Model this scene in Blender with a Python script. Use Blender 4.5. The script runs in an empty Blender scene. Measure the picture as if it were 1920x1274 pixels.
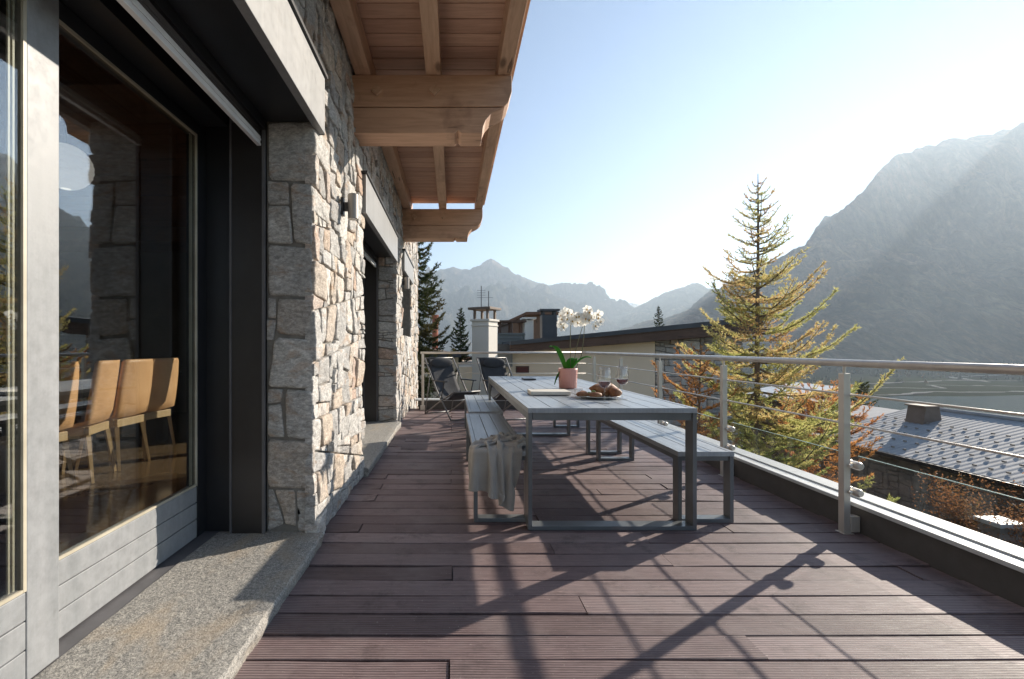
import bpy, math, random
import numpy as np
from mathutils import Vector, Matrix, noise
R = math.radians
# ------------------------------------------------------------------ camera, light, exposure
scene = bpy.context.scene
C = scene.collection
F, HX, HY, EYE = 850.0, 848.0, 652.0, 1.105        # focal in photo pixels, vanishing point, eye height
cam = bpy.data.cameras.new('camera'); camo = bpy.data.objects.new('camera', cam); C.objects.link(camo)
cam.sensor_width = 36; cam.lens = F/1920*36; cam.clip_end = 40000; cam.clip_start = .05
cam.shift_x = (960-HX)/1920; cam.shift_y = (HY-637)/1920
camo.location = (0, 0, EYE); camo.rotation_euler = (R(90), 0, 0)
scene.camera = camo
SX, SY = 2.05, 1.36                                   # horizontal run of a shadow per metre of height
ELEV = math.atan(1/math.hypot(SX, SY)); AZ = math.atan2(SX, SY)
world = bpy.data.worlds.new('World'); scene.world = world; world.use_nodes = True
wn = world.node_tree.nodes; wl = world.node_tree.links
sky = wn.new('ShaderNodeTexSky'); sky.sky_type = 'NISHITA'; sky.sun_disc = False
sky.sun_elevation = ELEV; sky.sun_rotation = AZ; sky.altitude = 1800
sky.air_density = 1.0; sky.dust_density = .0; sky.ozone_density = 1.0
wn['Background'].inputs['Strength'].default_value = .075
wl.new(sky.outputs[0], wn['Background'].inputs[0])
sl = bpy.data.lights.new('sun', 'SUN'); slo = bpy.data.objects.new('sun', sl); C.objects.link(slo)
sl.energy = 5.0; sl.angle = R(.5); sl.color = (1, .90, .77)
slo.rotation_euler = Vector((SX, SY, 1)).to_track_quat('Z', 'Y').to_euler()
scene.view_settings.view_transform = 'Standard'; scene.view_settings.look = 'None'
scene.view_settings.exposure = 1.3; scene.view_settings.gamma = 1
scene.render.engine = 'CYCLES'
scene.cycles.max_bounces = 8; scene.cycles.transparent_max_bounces = 24

# ------------------------------------------------------------------ helpers
ORG = {}
def at(px, py, Y): return Vector(((px-HX)*Y/F, Y, EYE-(py-HY)*Y/F))
def V(*a): return Vector(a)
def tag(o, label=None, cat=None, group=None, kind=None):
    if label: o['label'] = label
    if cat: o['category'] = cat
    if group: o['group'] = group
    if kind: o['kind'] = kind
    return o
def thing(name, loc, label, cat, group=None):
    o = bpy.data.objects.new(name, None); C.objects.link(o); o.location = loc; o.empty_display_size = .1
    ORG[o.name] = Vector(loc); return tag(o, label, cat, group)
class MB:
    def __init__(s): s.v = []; s.f = []; s.t = []; s.r = []
    def add(s, vs, fs, tone=0.0):
        n = len(s.v); s.r.append((n, len(s.f))); s.v += [tuple(p) for p in vs]
        s.f += [tuple(i+n for i in q) for q in fs]; s.t += [tone]*len(fs); return s
    def loose(s, name, m, parent, **kw):
        out = []
        for i, (a, b) in enumerate(s.r):
            c, d = s.r[i+1] if i+1 < len(s.r) else (len(s.v), len(s.f)); q = MB(); q.v = s.v[a:c]; q.f = [tuple(k-a for k in f) for f in s.f[b:d]]; q.t = s.t[b:d]; out.append(q.build(name, m, parent, **kw))
        return out
    def box(s, x0, x1, y0, y1, z0, z1, tone=0.0):
        return s.add([(x0,y0,z0),(x1,y0,z0),(x1,y1,z0),(x0,y1,z0),(x0,y0,z1),(x1,y0,z1),(x1,y1,z1),(x0,y1,z1)],
          [(0,3,2,1),(4,5,6,7),(0,1,5,4),(1,2,6,5),(2,3,7,6),(3,0,4,7)], tone)
    def bar(s, a, b, w, h, up=(0,0,1), tone=0.0):
        a = Vector(a); b = Vector(b); d = (b-a).normalized(); u = Vector(up)
        if abs(d.dot(u)) > .99: u = V(0,1,0)
        r = d.cross(u).normalized(); u = r.cross(d).normalized(); vs = []
        for p in (a, b):
            for i, j in ((-1,-1),(1,-1),(1,1),(-1,1)): vs.append(p + r*(w/2*i) + u*(h/2*j))
        return s.add(vs, [(0,3,2,1),(4,5,6,7),(0,1,5,4),(1,2,6,5),(2,3,7,6),(3,0,4,7)], tone)
    def tube(s, pts, rad, n=8, tone=0.0, cap=True):
        pts = [Vector(p) for p in pts]; m = len(pts)
        rad = rad if hasattr(rad, '__len__') else [rad]*m
        vs = []; fs = []; ref = None
        for i, p in enumerate(pts):
            d = (pts[min(i+1, m-1)]-pts[max(i-1, 0)]).normalized()
            if ref is None: ref = V(0,0,1) if abs(d.z) < .9 else V(1,0,0)
            r = d.cross(ref).normalized(); u = r.cross(d).normalized(); ref = u
            for k in range(n):
                a = 2*math.pi*k/n; vs.append(p + (r*math.cos(a)+u*math.sin(a))*rad[i])
        for i in range(m-1):
            for k in range(n): fs.append((i*n+k, i*n+(k+1)%n, (i+1)*n+(k+1)%n, (i+1)*n+k))
        if cap: fs.append(tuple(range(n-1, -1, -1))); fs.append(tuple((m-1)*n+k for k in range(n)))
        return s.add(vs, fs, tone)
    def lathe(s, prof, c, n=24, tone=0.0, sx=1, sy=1):
        vs = []; fs = []
        for (r, z) in prof:
            for k in range(n):
                a = 2*math.pi*k/n; vs.append((c[0]+r*math.cos(a)*sx, c[1]+r*math.sin(a)*sy, c[2]+z))
        for i in range(len(prof)-1):
            for k in range(n): fs.append((i*n+k, i*n+(k+1)%n, (i+1)*n+(k+1)%n, (i+1)*n+k))
        return s.add(vs, fs, tone)
    def prism(s, poly, axis, a, b, tone=0.0):
        n = len(poly)
        def m(p, t):
            return (t, p[0], p[1]) if axis == 'x' else (p[0], t, p[1]) if axis == 'y' else (p[0], p[1], t)
        vs = [m(p, a) for p in poly]+[m(p, b) for p in poly]
        fs = [tuple(range(n)), tuple(range(2*n-1, n-1, -1))]+[(i, i+n, (i+1) % n+n, (i+1) % n) for i in range(n)]
        return s.add(vs, fs, tone)
    def blob(s, c, rx, ry, rz, seed=0, rough=.12, nu=20, nv=12, fr=1.6, tone=0.0, tilt=0):
        vs = []; fs = []; M = Matrix.Rotation(tilt, 3, 'Z'); c = Vector(c)
        for j in range(nv+1):
            th = math.pi*j/nv
            for i in range(nu):
                ph = 2*math.pi*i/nu; d = V(math.sin(th)*math.cos(ph), math.sin(th)*math.sin(ph), math.cos(th))
                k = 1+rough*noise.noise(d*fr+V(seed*7.3, 0, 0))*2
                vs.append(c + M @ V(d.x*rx*k, d.y*ry*k, d.z*rz*k))
        for j in range(nv):
            for i in range(nu): fs.append((j*nu+i, (j+1)*nu+i, (j+1)*nu+(i+1) % nu, j*nu+(i+1) % nu))
        return s.add(vs, fs, tone)
    def build(s, name, m, parent=None, origin=None, smooth=False, bevel=0, fix=False, seg=2):
        org = ORG[parent.name] if parent else Vector(origin or (0,0,0))
        me = bpy.data.meshes.new(name)
        me.from_pydata([(a-org.x, b-org.y, c-org.z) for a, b, c in s.v], [], s.f)
        at_ = me.attributes.new('tone', 'FLOAT', 'FACE'); at_.data.foreach_set('value', s.t)
        if fix:
            import bmesh
            bm = bmesh.new(); bm.from_mesh(me); bmesh.ops.remove_doubles(bm, verts=bm.verts, dist=1e-5)
            bmesh.ops.recalc_face_normals(bm, faces=bm.faces); bm.to_mesh(me); bm.free()
        if smooth: me.shade_smooth()
        me.materials.append(m); me.update()
        o = bpy.data.objects.new(name, me); C.objects.link(o)
        if parent: o.parent = parent
        else: o.location = org
        ORG[o.name] = org
        if bevel:
            b = o.modifiers.new('bevel', 'BEVEL'); b.width = bevel; b.segments = seg; b.limit_method = 'ANGLE'; b.angle_limit = R(40)
        return o
def children(o): return [c for c in bpy.data.objects if c.parent == o]
def copy_tree(o, parent=None):
    c = o.copy(); C.objects.link(c); c.parent = parent; ORG[c.name] = ORG.get(o.name, V(0,0,0))
    for ch in children(o): copy_tree(ch, c)
    return c

# ------------------------------------------------------------------ materials
class NT:
    def __init__(s, name):
        s.m = bpy.data.materials.new(name); s.m.use_nodes = True; s.t = s.m.node_tree; s.n = s.t.nodes; s.l = s.t.links
        s.p = s.n['Principled BSDF']; s.out = s.n['Material Output']; s.tc = s.n.new('ShaderNodeTexCoord')
    def node(s, typ, **kw):
        n = s.n.new(typ)
        for k, v in kw.items():
            if k in n.inputs: n.inputs[k].default_value = v
            else: setattr(n, k, v)
        return n
    def vec(s, scale=(1,1,1), src='Object'):
        m = s.node('ShaderNodeMapping'); m.inputs['Scale'].default_value = scale; s.l.new(s.tc.outputs[src], m.inputs[0]); return m.outputs[0]
    def noise(s, scale, detail=4, rough=.55, sc=(1,1,1), dist=0):
        n = s.node('ShaderNodeTexNoise', Scale=scale, Detail=detail, Roughness=rough, Distortion=dist); s.l.new(s.vec(sc), n.inputs['Vector']); return n.outputs[0]
    def ramp(s, fac, stops, interp='LINEAR'):
        r = s.node('ShaderNodeValToRGB'); e = r.color_ramp.elements; r.color_ramp.interpolation = interp
        while len(e) < len(stops): e.new(.5)
        for i, (p, c) in enumerate(stops): e[i].position = p; e[i].color = (*c, 1) if len(c) == 3 else c
        s.l.new(fac, r.inputs[0]); return r.outputs[0]
    def mix(s, a, b, fac, blend='MIX'):
        m = s.node('ShaderNodeMix', data_type='RGBA', blend_type=blend)
        for sock, val in ((m.inputs[0], fac), (m.inputs[6], a), (m.inputs[7], b)):
            if hasattr(val, 'links'): s.l.new(val, sock)
            elif isinstance(val, (int, float)): sock.default_value = val
            else: sock.default_value = (*val, 1)
        return m.outputs[2]
    def math(s, op, a, b=0.0):
        m = s.node('ShaderNodeMath', operation=op)
        for i, val in enumerate((a, b)):
            if hasattr(val, 'links'): s.l.new(val, m.inputs[i])
            else: m.inputs[i].default_value = val
        return m.outputs[0]
    def bump(s, h, strength=.5, dist=.01, prev=None):
        b = s.node('ShaderNodeBump', Strength=strength, Distance=dist); s.l.new(h, b.inputs['Height'])
        if prev: s.l.new(prev, b.inputs['Normal'])
        s.l.new(b.outputs[0], s.p.inputs['Normal']); return b.outputs[0]
    def attr(s, name='tone'): return s.node('ShaderNodeAttribute', attribute_name=name).outputs['Fac']
    def set(s, col=None, rough=None, metal=None, spec=None):
        for nm, val in (('Base Color', col), ('Roughness', rough), ('Metallic', metal), ('Specular IOR Level', spec)):
            if val is None: continue
            if hasattr(val, 'links'): s.l.new(val, s.p.inputs[nm])
            elif isinstance(val, (int, float)): s.p.inputs[nm].default_value = val
            else: s.p.inputs[nm].default_value = (*val, 1)
        return s
def simple(name, c1, c2=None, scale=8, rough=.6, metal=0, bump=.15, bscale=60, bdist=.002, sc=(1,1,1), spec=.5, detail=5):
    t = NT(name); c2 = c2 or tuple(x*.75 for x in c1)
    t.set(t.ramp(t.noise(scale, detail, .6, sc), [(.3, c2), (.7, c1)]), rough, metal, spec)
    if bump: t.bump(t.noise(bscale, 4, .6, sc), bump, bdist)
    return t.m
def wood(name, c1, c2, axis='x', rough=.65, sc=1.0):
    s = {'x': (1.2, 14, 14), 'y': (14, 1.2, 14), 'z': (14, 14, 1.2)}[axis]
    t = NT(name); s = tuple(q*sc for q in s)
    g = t.noise(2.2, 6, .65, s, .6); big = t.noise(1.4, 2, .5)
    col = t.mix(t.ramp(g, [(.3, c2), (.62, c1)]), t.ramp(big, [(.35, tuple(x*.7 for x in c1)), (.65, tuple(min(1, x*1.15) for x in c1))]), .4)
    ck = t.noise(1.6, 5, .6, tuple(q*.5 for q in s), .3); col = t.mix(col, tuple(x*.35 for x in c2), t.ramp(ck, [(.655, (0,0,0)), (.675, (.85,.85,.85))]))
    stn = t.noise(3.1, 5, .6); col = t.mix(col, tuple(x*.62 for x in c2), t.ramp(stn, [(.56, (0,0,0)), (.72, (.6,.6,.6))]))
    kn = t.node('ShaderNodeTexVoronoi', Scale=1.7); t.l.new(t.vec({'x': (.8, 2, 2), 'y': (2, .8, 2), 'z': (2, 2, .8)}[axis]), kn.inputs['Vector'])
    k = t.ramp(kn.outputs['Distance'], [(.05, (1, 1, 1)), (.11, (0, 0, 0))])
    col = t.mix(col, tuple(x*.3 for x in c2), t.math('MULTIPLY', k, .8))
    t.set(col, rough); t.bump(g, .35, .004); return t.m
def glass(name, tint=(1,1,1), ior=1.5, rough=0.0, boost=1.0):
    t = NT(name); t.n.remove(t.p)
    tr = t.node('ShaderNodeBsdfTransparent'); tr.inputs[0].default_value = (*tint, 1)
    gl = t.node('ShaderNodeBsdfGlossy', Roughness=rough)
    lw = t.node('ShaderNodeLayerWeight', Blend=.5); mx = t.node('ShaderNodeMixShader'); f0 = .045*boost   # Schlick, the same from both sides
    t.l.new(t.math('ADD', t.math('MULTIPLY', t.math('POWER', lw.outputs['Facing'], 5.0), 1-f0), f0), mx.inputs[0])
    t.l.new(tr.outputs[0], mx.inputs[1]); t.l.new(gl.outputs[0], mx.inputs[2]); t.l.new(mx.outputs[0], t.out.inputs[0]); return t.m
def leafmat(name, stops, trans=.35):
    t = NT(name); t.set(t.ramp(t.attr(), stops), .7, 0, .2); t.n.new('ShaderNodeBsdfTranslucent')
    tl = [x for x in t.n if x.bl_idname == 'ShaderNodeBsdfTranslucent'][0]; t.l.new(t.p.inputs['Base Color'].links[0].from_socket, tl.inputs[0])
    mx = t.node('ShaderNodeMixShader'); mx.inputs[0].default_value = trans; t.l.new(t.p.outputs[0], mx.inputs[1]); t.l.new(tl.outputs[0], mx.inputs[2]); t.l.new(mx.outputs[0], t.out.inputs[0]); return t.m
M = {}
def stone_mat():
    t = NT('rubble_stone'); tone = t.attr()
    base = t.ramp(tone, [(0, (.33,.32,.305)), (.2, (.45,.435,.41)), (.4, (.54,.52,.485)), (.58, (.39,.38,.365)), (.70, (.49,.41,.33)), (.82, (.60,.58,.54)), (.93, (.45,.33,.26)), (1, (.52,.46,.38))])
    n1 = t.noise(8, 8, .72, (1, 1, 2.2), .8); n2 = t.noise(34, 7, .8, (1, 1, 1.9), .5); n3 = t.noise(3.2, 4, .6, (1,1,2.4), 1.2)
    c = t.mix(base, t.ramp(n1, [(.3, (.55,.55,.55)), (.55, (1,1,1)), (.75, (1.3,1.27,1.25))]), .75, 'MULTIPLY')
    c = t.mix(c, t.ramp(n2, [(.36, (.5,.49,.48)), (.5, (1,1,1)), (.62, (1.6,1.6,1.6))]), .7, 'MULTIPLY')
    c = t.mix(c, (.40,.24,.13), t.ramp(n3, [(.56, (0,0,0)), (.68, (.45,.45,.45))]))
    t.set(c, .9, 0, .25)
    b = t.bump(t.noise(14, 8, .7), 1.0, .02); t.bump(n2, .7, .005, b); return t.m
M['stone'] = stone_mat()
M['mortar'] = simple('mortar', (.23,.215,.19), (.15,.14,.125), 20, .95, bump=.8, bscale=40, bdist=.01)
def granite():
    t = NT('granite_sill'); n = t.noise(160, 4, .8); n2 = t.noise(60, 5, .7)
    c = t.ramp(n, [(.36, (.10,.10,.095)), (.47, (.30,.29,.27)), (.62, (.46,.44,.40))])
    c = t.mix(c, t.ramp(n2, [(.35, (.5,.5,.5)), (.6, (1.15,1.12,1.08))]), .8, 'MULTIPLY')
    st = t.noise(2.3, 4, .6, (1.6, .8, 1), .4)
    c = t.mix(c, (.44,.33,.21), t.ramp(st, [(.54, (0,0,0)), (.68, (.45,.45,.45))]))
    t.set(c, .75); b = t.bump(t.noise(30, 8, .7), .8, .012); t.bump(n, .5, .003, b); return t.m
M['granite'] = granite()
def deckmat():
    t = NT('ribbed_decking'); tone = t.attr()
    c = t.ramp(tone, [(0, (.130,.092,.090)), (.5, (.195,.143,.141)), (1, (.275,.213,.208))])
    st = t.noise(3, 6, .7, (1.5, 22, 1)); fine = t.noise(60, 4, .7, (.25, 4, 1)); sp = t.noise(95, 3, .6)
    c = t.mix(c, t.ramp(st, [(.3, (.72,.7,.7)), (.7, (1.22,1.2,1.2))]), .8, 'MULTIPLY')
    c = t.mix(c, t.ramp(fine, [(.3, (.62,.6,.6)), (.7, (1.35,1.33,1.33))]), .7, 'MULTIPLY')
    c = t.mix(c, (.45,.40,.37), t.ramp(sp, [(.68, (0,0,0)), (.72, (.7,.7,.7))]))
    wear = t.noise(1.6, 5, .65); c = t.mix(c, (.27,.225,.215), t.ramp(wear, [(.48, (0,0,0)), (.7, (.55,.55,.55))])); st2 = t.noise(5, 7, .75); c = t.mix(c, (.07,.05,.048), t.ramp(st2, [(.53, (0,0,0)), (.68, (.6,.6,.6))]))
    w = t.node('ShaderNodeTexWave', Scale=26.0, bands_direction='Y'); w.inputs['Distortion'].default_value = .15
    t.l.new(t.vec(), w.inputs['Vector'])
    c = t.mix(c, t.ramp(w.outputs[1], [(.0, (.62,.6,.6)), (.45, (1.05,1.05,1.05))]), .8, 'MULTIPLY')
    t.set(c, t.ramp(fine, [(.3, (.5,.5,.5)), (.7, (.7,.7,.7))]), 0, .35)
    b = t.bump(w.outputs[1], .55, .003); t.bump(fine, .35, .002, b); return t.m
M['deck'] = deckmat()
M['beam'] = wood('beam_timber', (.66,.42,.28), (.40,.225,.14), 'x')
M['rafter'] = wood('rafter_timber', (.66,.44,.295), (.42,.245,.155), 'y')
def boardmat():
    t = NT('soffit_boards'); tone = t.attr()
    c = t.ramp(tone, [(0, (.46,.28,.20)), (1, (.60,.39,.28))]); g = t.noise(2.2, 6, .65, (1.2, 14, 14), .6)
    c = t.mix(c, t.ramp(g, [(.3, (.75,.72,.7)), (.65, (1.15,1.15,1.15))]), .8, 'MULTIPLY'); t.set(c, .7); t.bump(g, .3, .003); return t.m
M['boards'] = boardmat()
def weathered(name, c1, c2):
    t = NT(name); a = t.noise(2.2, 8, .7, (6, 6, .6)); b = t.noise(24, 6, .75); sp = t.noise(9, 3, .55, (1, 1, .5))
    c = t.ramp(a, [(.32, c2), (.66, c1)]); c = t.mix(c, t.ramp(b, [(.35, (.82,.82,.82)), (.6, (1.06,1.06,1.06))]), .8, 'MULTIPLY')
    c = t.mix(c, (.12,.12,.12), t.ramp(sp, [(.71, (0,0,0)), (.76, (.6,.6,.6))])); t.set(c, t.ramp(b, [(.3, (.38,.38,.38)), (.7, (.6,.6,.6))])); t.bump(t.noise(300, 3, .6), .15, .0008); return t.m
M['frame_light'] = weathered('painted_grey_frame', (.27,.275,.28), (.21,.22,.225))
M['fascia'] = weathered('fascia_cladding', (.26,.262,.262), (.205,.21,.212))
M['dark'] = simple('anthracite_metal', (.026,.027,.031), (.018,.019,.022), 3, .4, metal=.3, bump=.05, bscale=120, bdist=.0006)
M['dark2'] = simple('bronze_black_metal', (.050,.045,.043), (.038,.034,.033), 3, .38, metal=.4, bump=.05, bscale=120, bdist=.0006)
M['track'] = simple('door_track', (.13,.125,.13), (.09,.088,.092), 6, .6, bump=.2)
M['alu'] = simple('glare_white_aluminium', (.85,.85,.84), (.75,.75,.75), 8, .35, metal=.1, bump=.05)  # near-white diffuse colour stands in for glare on the shutter bar
M['seal'] = simple('glazing_bead', (.50,.46,.36), (.34,.30,.22), 6, .45)
M['steel'] = simple('brushed_steel', (.66,.62,.56), (.54,.50,.45), 12, .40, metal=.55, bump=.15, bscale=180, bdist=.0008, sc=(1,1,.2))
def powder():
    t = NT('powder_coated_aluminium'); n = t.noise(2.4, 5, .6)
    t.set(t.ramp(n, [(.35, (.115,.125,.132)), (.65, (.165,.178,.188))]), t.ramp(t.noise(5, 4, .6), [(.35, (.28,.28,.28)), (.7, (.42,.42,.42))]), .15, .6)
    t.bump(t.noise(420, 3, .5), .1, .0006); return t.m
M['powder'] = powder()
def powder2():
    t = NT('tabletop_sky_tint'); st = t.noise(4, 6, .65, (14, 1, 1)); n = t.noise(3, 5, .6)
    c = t.ramp(st, [(.3, (.25,.275,.295)), (.7, (.36,.385,.41))]); c = t.mix(c, t.ramp(n, [(.35, (.85,.85,.85)), (.7, (1.12,1.12,1.12))]), .7, 'MULTIPLY')
    t.set(c, t.ramp(n, [(.35, (.30,.30,.30)), (.7, (.45,.45,.45))]), 0, .6); t.bump(st, .15, .001); return t.m
M['top'] = powder2()  # powder coat painted paler and bluer, sky reflection put into its colour
M['curb'] = simple('coping_metal', (.50,.52,.53), (.42,.44,.45), 4, .5, bump=.1, bscale=80, bdist=.001)
M['upstand'] = simple('upstand_membrane', (.10,.092,.088), (.07,.065,.062), 6, .75, bump=.3, bscale=60, bdist=.002)
M['winglass'] = glass('window_glass', (.95,.97,.96), 1.52, boost=4.2)
M['railglass'] = glass('rail_glass', (.988,.996,.992), 1.5, boost=1.1)
M['edgeglass'] = simple('glass_edge', (.45,.60,.55), (.35,.5,.45), 4, .15, bump=0)
M['stemglass'] = glass('crystal', (.97,.97,.97), 1.5, .02, 2.4)

# ------------------------------------------------------------------ masonry: convex polygons cut at random, each one a bulged stone
def area(p): return abs(sum(p[i][0]*p[(i+1) % len(p)][1]-p[(i+1) % len(p)][0]*p[i][1] for i in range(len(p))))/2
def clip(p, px, py, nx, ny):
    out = []
    for i in range(len(p)):
        a, b = p[i], p[(i+1) % len(p)]; da = (a[0]-px)*nx+(a[1]-py)*ny; db = (b[0]-px)*nx+(b[1]-py)*ny
        if da >= 0: out.append(a)
        if (da >= 0) != (db >= 0):
            t = da/(da-db); out.append((a[0]+(b[0]-a[0])*t, a[1]+(b[1]-a[1])*t))
    return out
def split(p, target, rnd, asp=1.5, out=None):
    out = [] if out is None else out
    A = area(p); xs = [q[0] for q in p]; ys = [q[1] for q in p]; w = max(xs)-min(xs); h = max(ys)-min(ys)
    if A < target*rnd.uniform(.35, 2.6) and w < h*3.2*asp/1.5 and h < w*2.6: out.append(p); return out
    if w > h*asp*rnd.uniform(.75, 1.3): c = (min(xs)+w*rnd.choice((rnd.uniform(.28, .72), rnd.uniform(.18, .35))), 0); a = rnd.gauss(0, .10); n = (math.cos(a), math.sin(a)); q = (c[0], min(ys)+h/2)
    else: c = min(ys)+h*rnd.choice((rnd.uniform(.3, .7), rnd.uniform(.18, .32))); a = rnd.gauss(0, .10); n = (math.sin(a), math.cos(a)); q = (min(xs)+w/2, c)
    for s in (1, -1):
        r = clip(p, q[0], q[1], n[0]*s, n[1]*s)
        if len(r) > 2 and area(r) > 1e-4: split(r, target, rnd, asp, out)
    return out
def inset(p, d):
    if sum(p[i][0]*p[(i+1) % len(p)][1]-p[(i+1) % len(p)][0]*p[i][1] for i in range(len(p))) < 0: p = p[::-1]
    r = p
    for i in range(len(p)):
        a, b = p[i], p[(i+1) % len(p)]; L = math.hypot(b[0]-a[0], b[1]-a[1])
        if L < 1e-6: continue
        nx, ny = -(b[1]-a[1])/L, (b[0]-a[0])/L; r = clip(r, a[0]+nx*d, a[1]+ny*d, nx, ny)
        if len(r) < 3: return []
    return r
def rounder(p, rnd, k=.22):
    out = []; n = len(p)
    for i in range(n):
        a, b, c = p[i-1], p[i], p[(i+1) % n]; q = k*rnd.uniform(.4, 1.2); q2 = k*rnd.uniform(.4, 1.2)
        out.append((b[0]+(a[0]-b[0])*q, b[1]+(a[1]-b[1])*q)); out.append((b[0]+(c[0]-b[0])*q2, b[1]+(c[1]-b[1])*q2))
    r = []                                            # subdivide long edges so the outline can wander
    for i in range(len(out)):
        a, b = out[i], out[(i+1) % len(out)]; L = math.hypot(b[0]-a[0], b[1]-a[1]); m = max(1, int(L/.035))
        for j in range(m): r.append((a[0]+(b[0]-a[0])*j/m, a[1]+(b[1]-a[1])*j/m))
    return r
def stones(mb, polys, mp, rnd, joint=.007, depth=.028, wob=.004, tones=None, k=.13, tilt=.022):
    for idx, p in enumerate(polys):
        q = inset(p, joint*rnd.uniform(.6, 1.5))
        if len(q) < 3 or area(q) < 2e-4: continue
        q = rounder(q, rnd, k); n = len(q); cx = sum(a[0] for a in q)/n; cy = sum(a[1] for a in q)/n
        tone = tones[idx] if tones else rnd.random(); d0 = depth*rnd.uniform(.35, 1.1); sd = rnd.random()*50
        tx, ty = rnd.gauss(0, tilt), rnd.gauss(0, tilt); size = math.sqrt(area(q))
        def H(x, y, extra=0):
            return d0+(x-cx)*tx+(y-cy)*ty+.010*noise.noise(V(x*8, y*8, sd))+.009*noise.noise(V(x*24, y*24, sd))+.004*noise.noise(V(x*60, y*60, sd))+extra
        rings = []
        wv = [(1+wob*6*noise.noise(V(a[0]*25, a[1]*25, sd))) for a in q]
        spec = [(1.0, None), (1.0, -.008), (.972, -.0015), (.88, .0), (.62, .001), (.32, .001)]
        vs = []
        for (s_, e) in spec:
            for i, a in enumerate(q):
                kk = s_*wv[i] if s_ > .8 else s_; x = cx+(a[0]-cx)*kk; y = cy+(a[1]-cy)*kk
                vs.append(mp(x, y, -.03 if e is None else max(.002, H(x, y, e*min(1.5, size/.15)))))
        vs.append(mp(cx, cy, H(cx, cy, .004))); fs = []
        for r_ in range(len(spec)-1):
            for i in range(n): fs.append((r_*n+i, r_*n+(i+1) % n, (r_+1)*n+(i+1) % n, (r_+1)*n+i))
        L = (len(spec)-1)*n
        for i in range(n): fs.append((L+i, L+(i+1) % n, len(vs)-1))
        mb.add(vs, fs, tone)
WX = -.785                                            # mortar plane; stones stand about 25 mm proud of it
def facade(y, z, d): return (WX+d, y, z)
def rect(a, b, c, d): return [(a, c), (b, c), (b, d), (a, d)]

# ------------------------------------------------------------------ terrace floor (structure)
rnd = random.Random(7)
DX0, DX1, PITCH = -.80, 2.42, .138
mb = MB(); row = 0
jl = {-2: .0, 0: -.01, 1: 1.12, 2: None, 3: .56, 4: None, 5: 0.0, 6: 1.12, 7: .55}
y = 1.602-PITCH*30
while y < 8.09:
    i = round((y-1.464)/PITCH)
    j = jl.get(i, rnd.choice([-.01, .55, 1.12, 1.68, .27, None]))
    js = [] if j is None else [j]
    if js and js[0] < .3: js.append(js[0]+2.24)
    if js and js[0] > 1.5: js.append(js[0]-2.24)
    js = sorted(q for q in js if DX0+.1 < q < DX1-.1); ed = [DX0]+js+[DX1]
    for a, b in zip(ed, ed[1:]):
        nseg = 12; z0 = rnd.uniform(-.0015, .0015); w0 = rnd.uniform(.1255, .132); c1, c2 = rnd.uniform(-.002, .007), rnd.uniform(-.002, .007); sw = rnd.gauss(0, .0028)
        vs = []; fs = []
        for k in range(nseg+1):
            t = k/nseg; x = a+.0025+(b-a-.005)*t; lift = z0+c1*(1-t)**4+c2*t**4+.0012*math.sin(t*7+i)
            ya = y+.003+sw*math.sin(t*math.pi)+.0012*math.sin(t*9+i*2); yb = ya+w0
            for (yy, zz) in ((ya, -.022), (ya, lift-.0015), (ya+.0025, lift), (yb-.0025, lift), (yb, lift-.0015), (yb, -.022)): vs.append((x, yy, zz))
        for k in range(nseg):
            for q in range(6): fs.append((k*6+q, k*6+(q+1) % 6, (k+1)*6+(q+1) % 6, (k+1)*6+q))
        fs.append((0,1,2,3,4,5)); fs.append(tuple(nseg*6+q for q in (5,4,3,2,1,0))); mb.add(vs, fs, rnd.random())
    y += PITCH
tag(mb.build('deck', M['deck'], fix=True), kind='structure')
mb = MB().box(-.80, 2.60, -2.6, 8.28, -.30, -.03)
tag(mb.build('terrace_base', M['upstand']), kind='structure')

# ------------------------------------------------------------------ terrace kerb with pale metal coping
kerb = thing('parapet_kerb', (2.5, 3, 0), 'low dark upstand with pale grey metal coping running along the edge of the wooden deck', 'parapet')
MB().box(2.42, 2.60, -2.6, 8.28, -.03, .150).box(-.60, 2.418, 8.10, 8.28, -.03, .150).build('upstand', M['upstand'], kerb)
mb = MB()
for a, b in ((-2.6, .55), (.553, 3.35), (3.353, 5.95), (5.953, 8.30)): mb.box(2.405, 2.62, a, b, .153, .176).box(2.49, 2.62, a, b, .1765, .186)
mb.box(-.66, 2.404, 8.085, 8.30, .153, .178)
mb.build('coping', M['curb'], kerb, bevel=.003)
MB().box(2.43, 2.60, -2.6, 8.27, -4.6, -.30).box(-.70, 2.42, 8.09, 8.27, -4.6, -.30).build('outer_wall', M['mortar'], kerb)

# ------------------------------------------------------------------ the house
house = thing('stone_house', (-1.5, 3, 0), 'rough grey and tan stone house wall with dark framed sliding glass doors along the terrace', 'house')
rnd = random.Random(11)
mb = MB()
wallpolys = []
for (a, b, c, d) in ((-1.2, 2.504, 2.5, 3.46), (2.504, 3.915, 2.36, 3.46), (2.504, 3.915, 0, 2.36), (3.915, 6.27, 2.4, 3.46),
                     (6.27, 6.95, 0, 3.46), (6.95, 8.4, 2.35, 3.46), (6.95, 8.4, 0, 1.3), (8.4, 10.1, -.8, 3.46)):
    wallpolys += split(rect(a, b, c, d), .030, rnd, 1.15)
stones(mb, wallpolys, facade, rnd, depth=.03, joint=.0042, k=.07, tilt=.05)
mb.build('facade_stonework', M['stone'], house, smooth=True)
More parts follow.
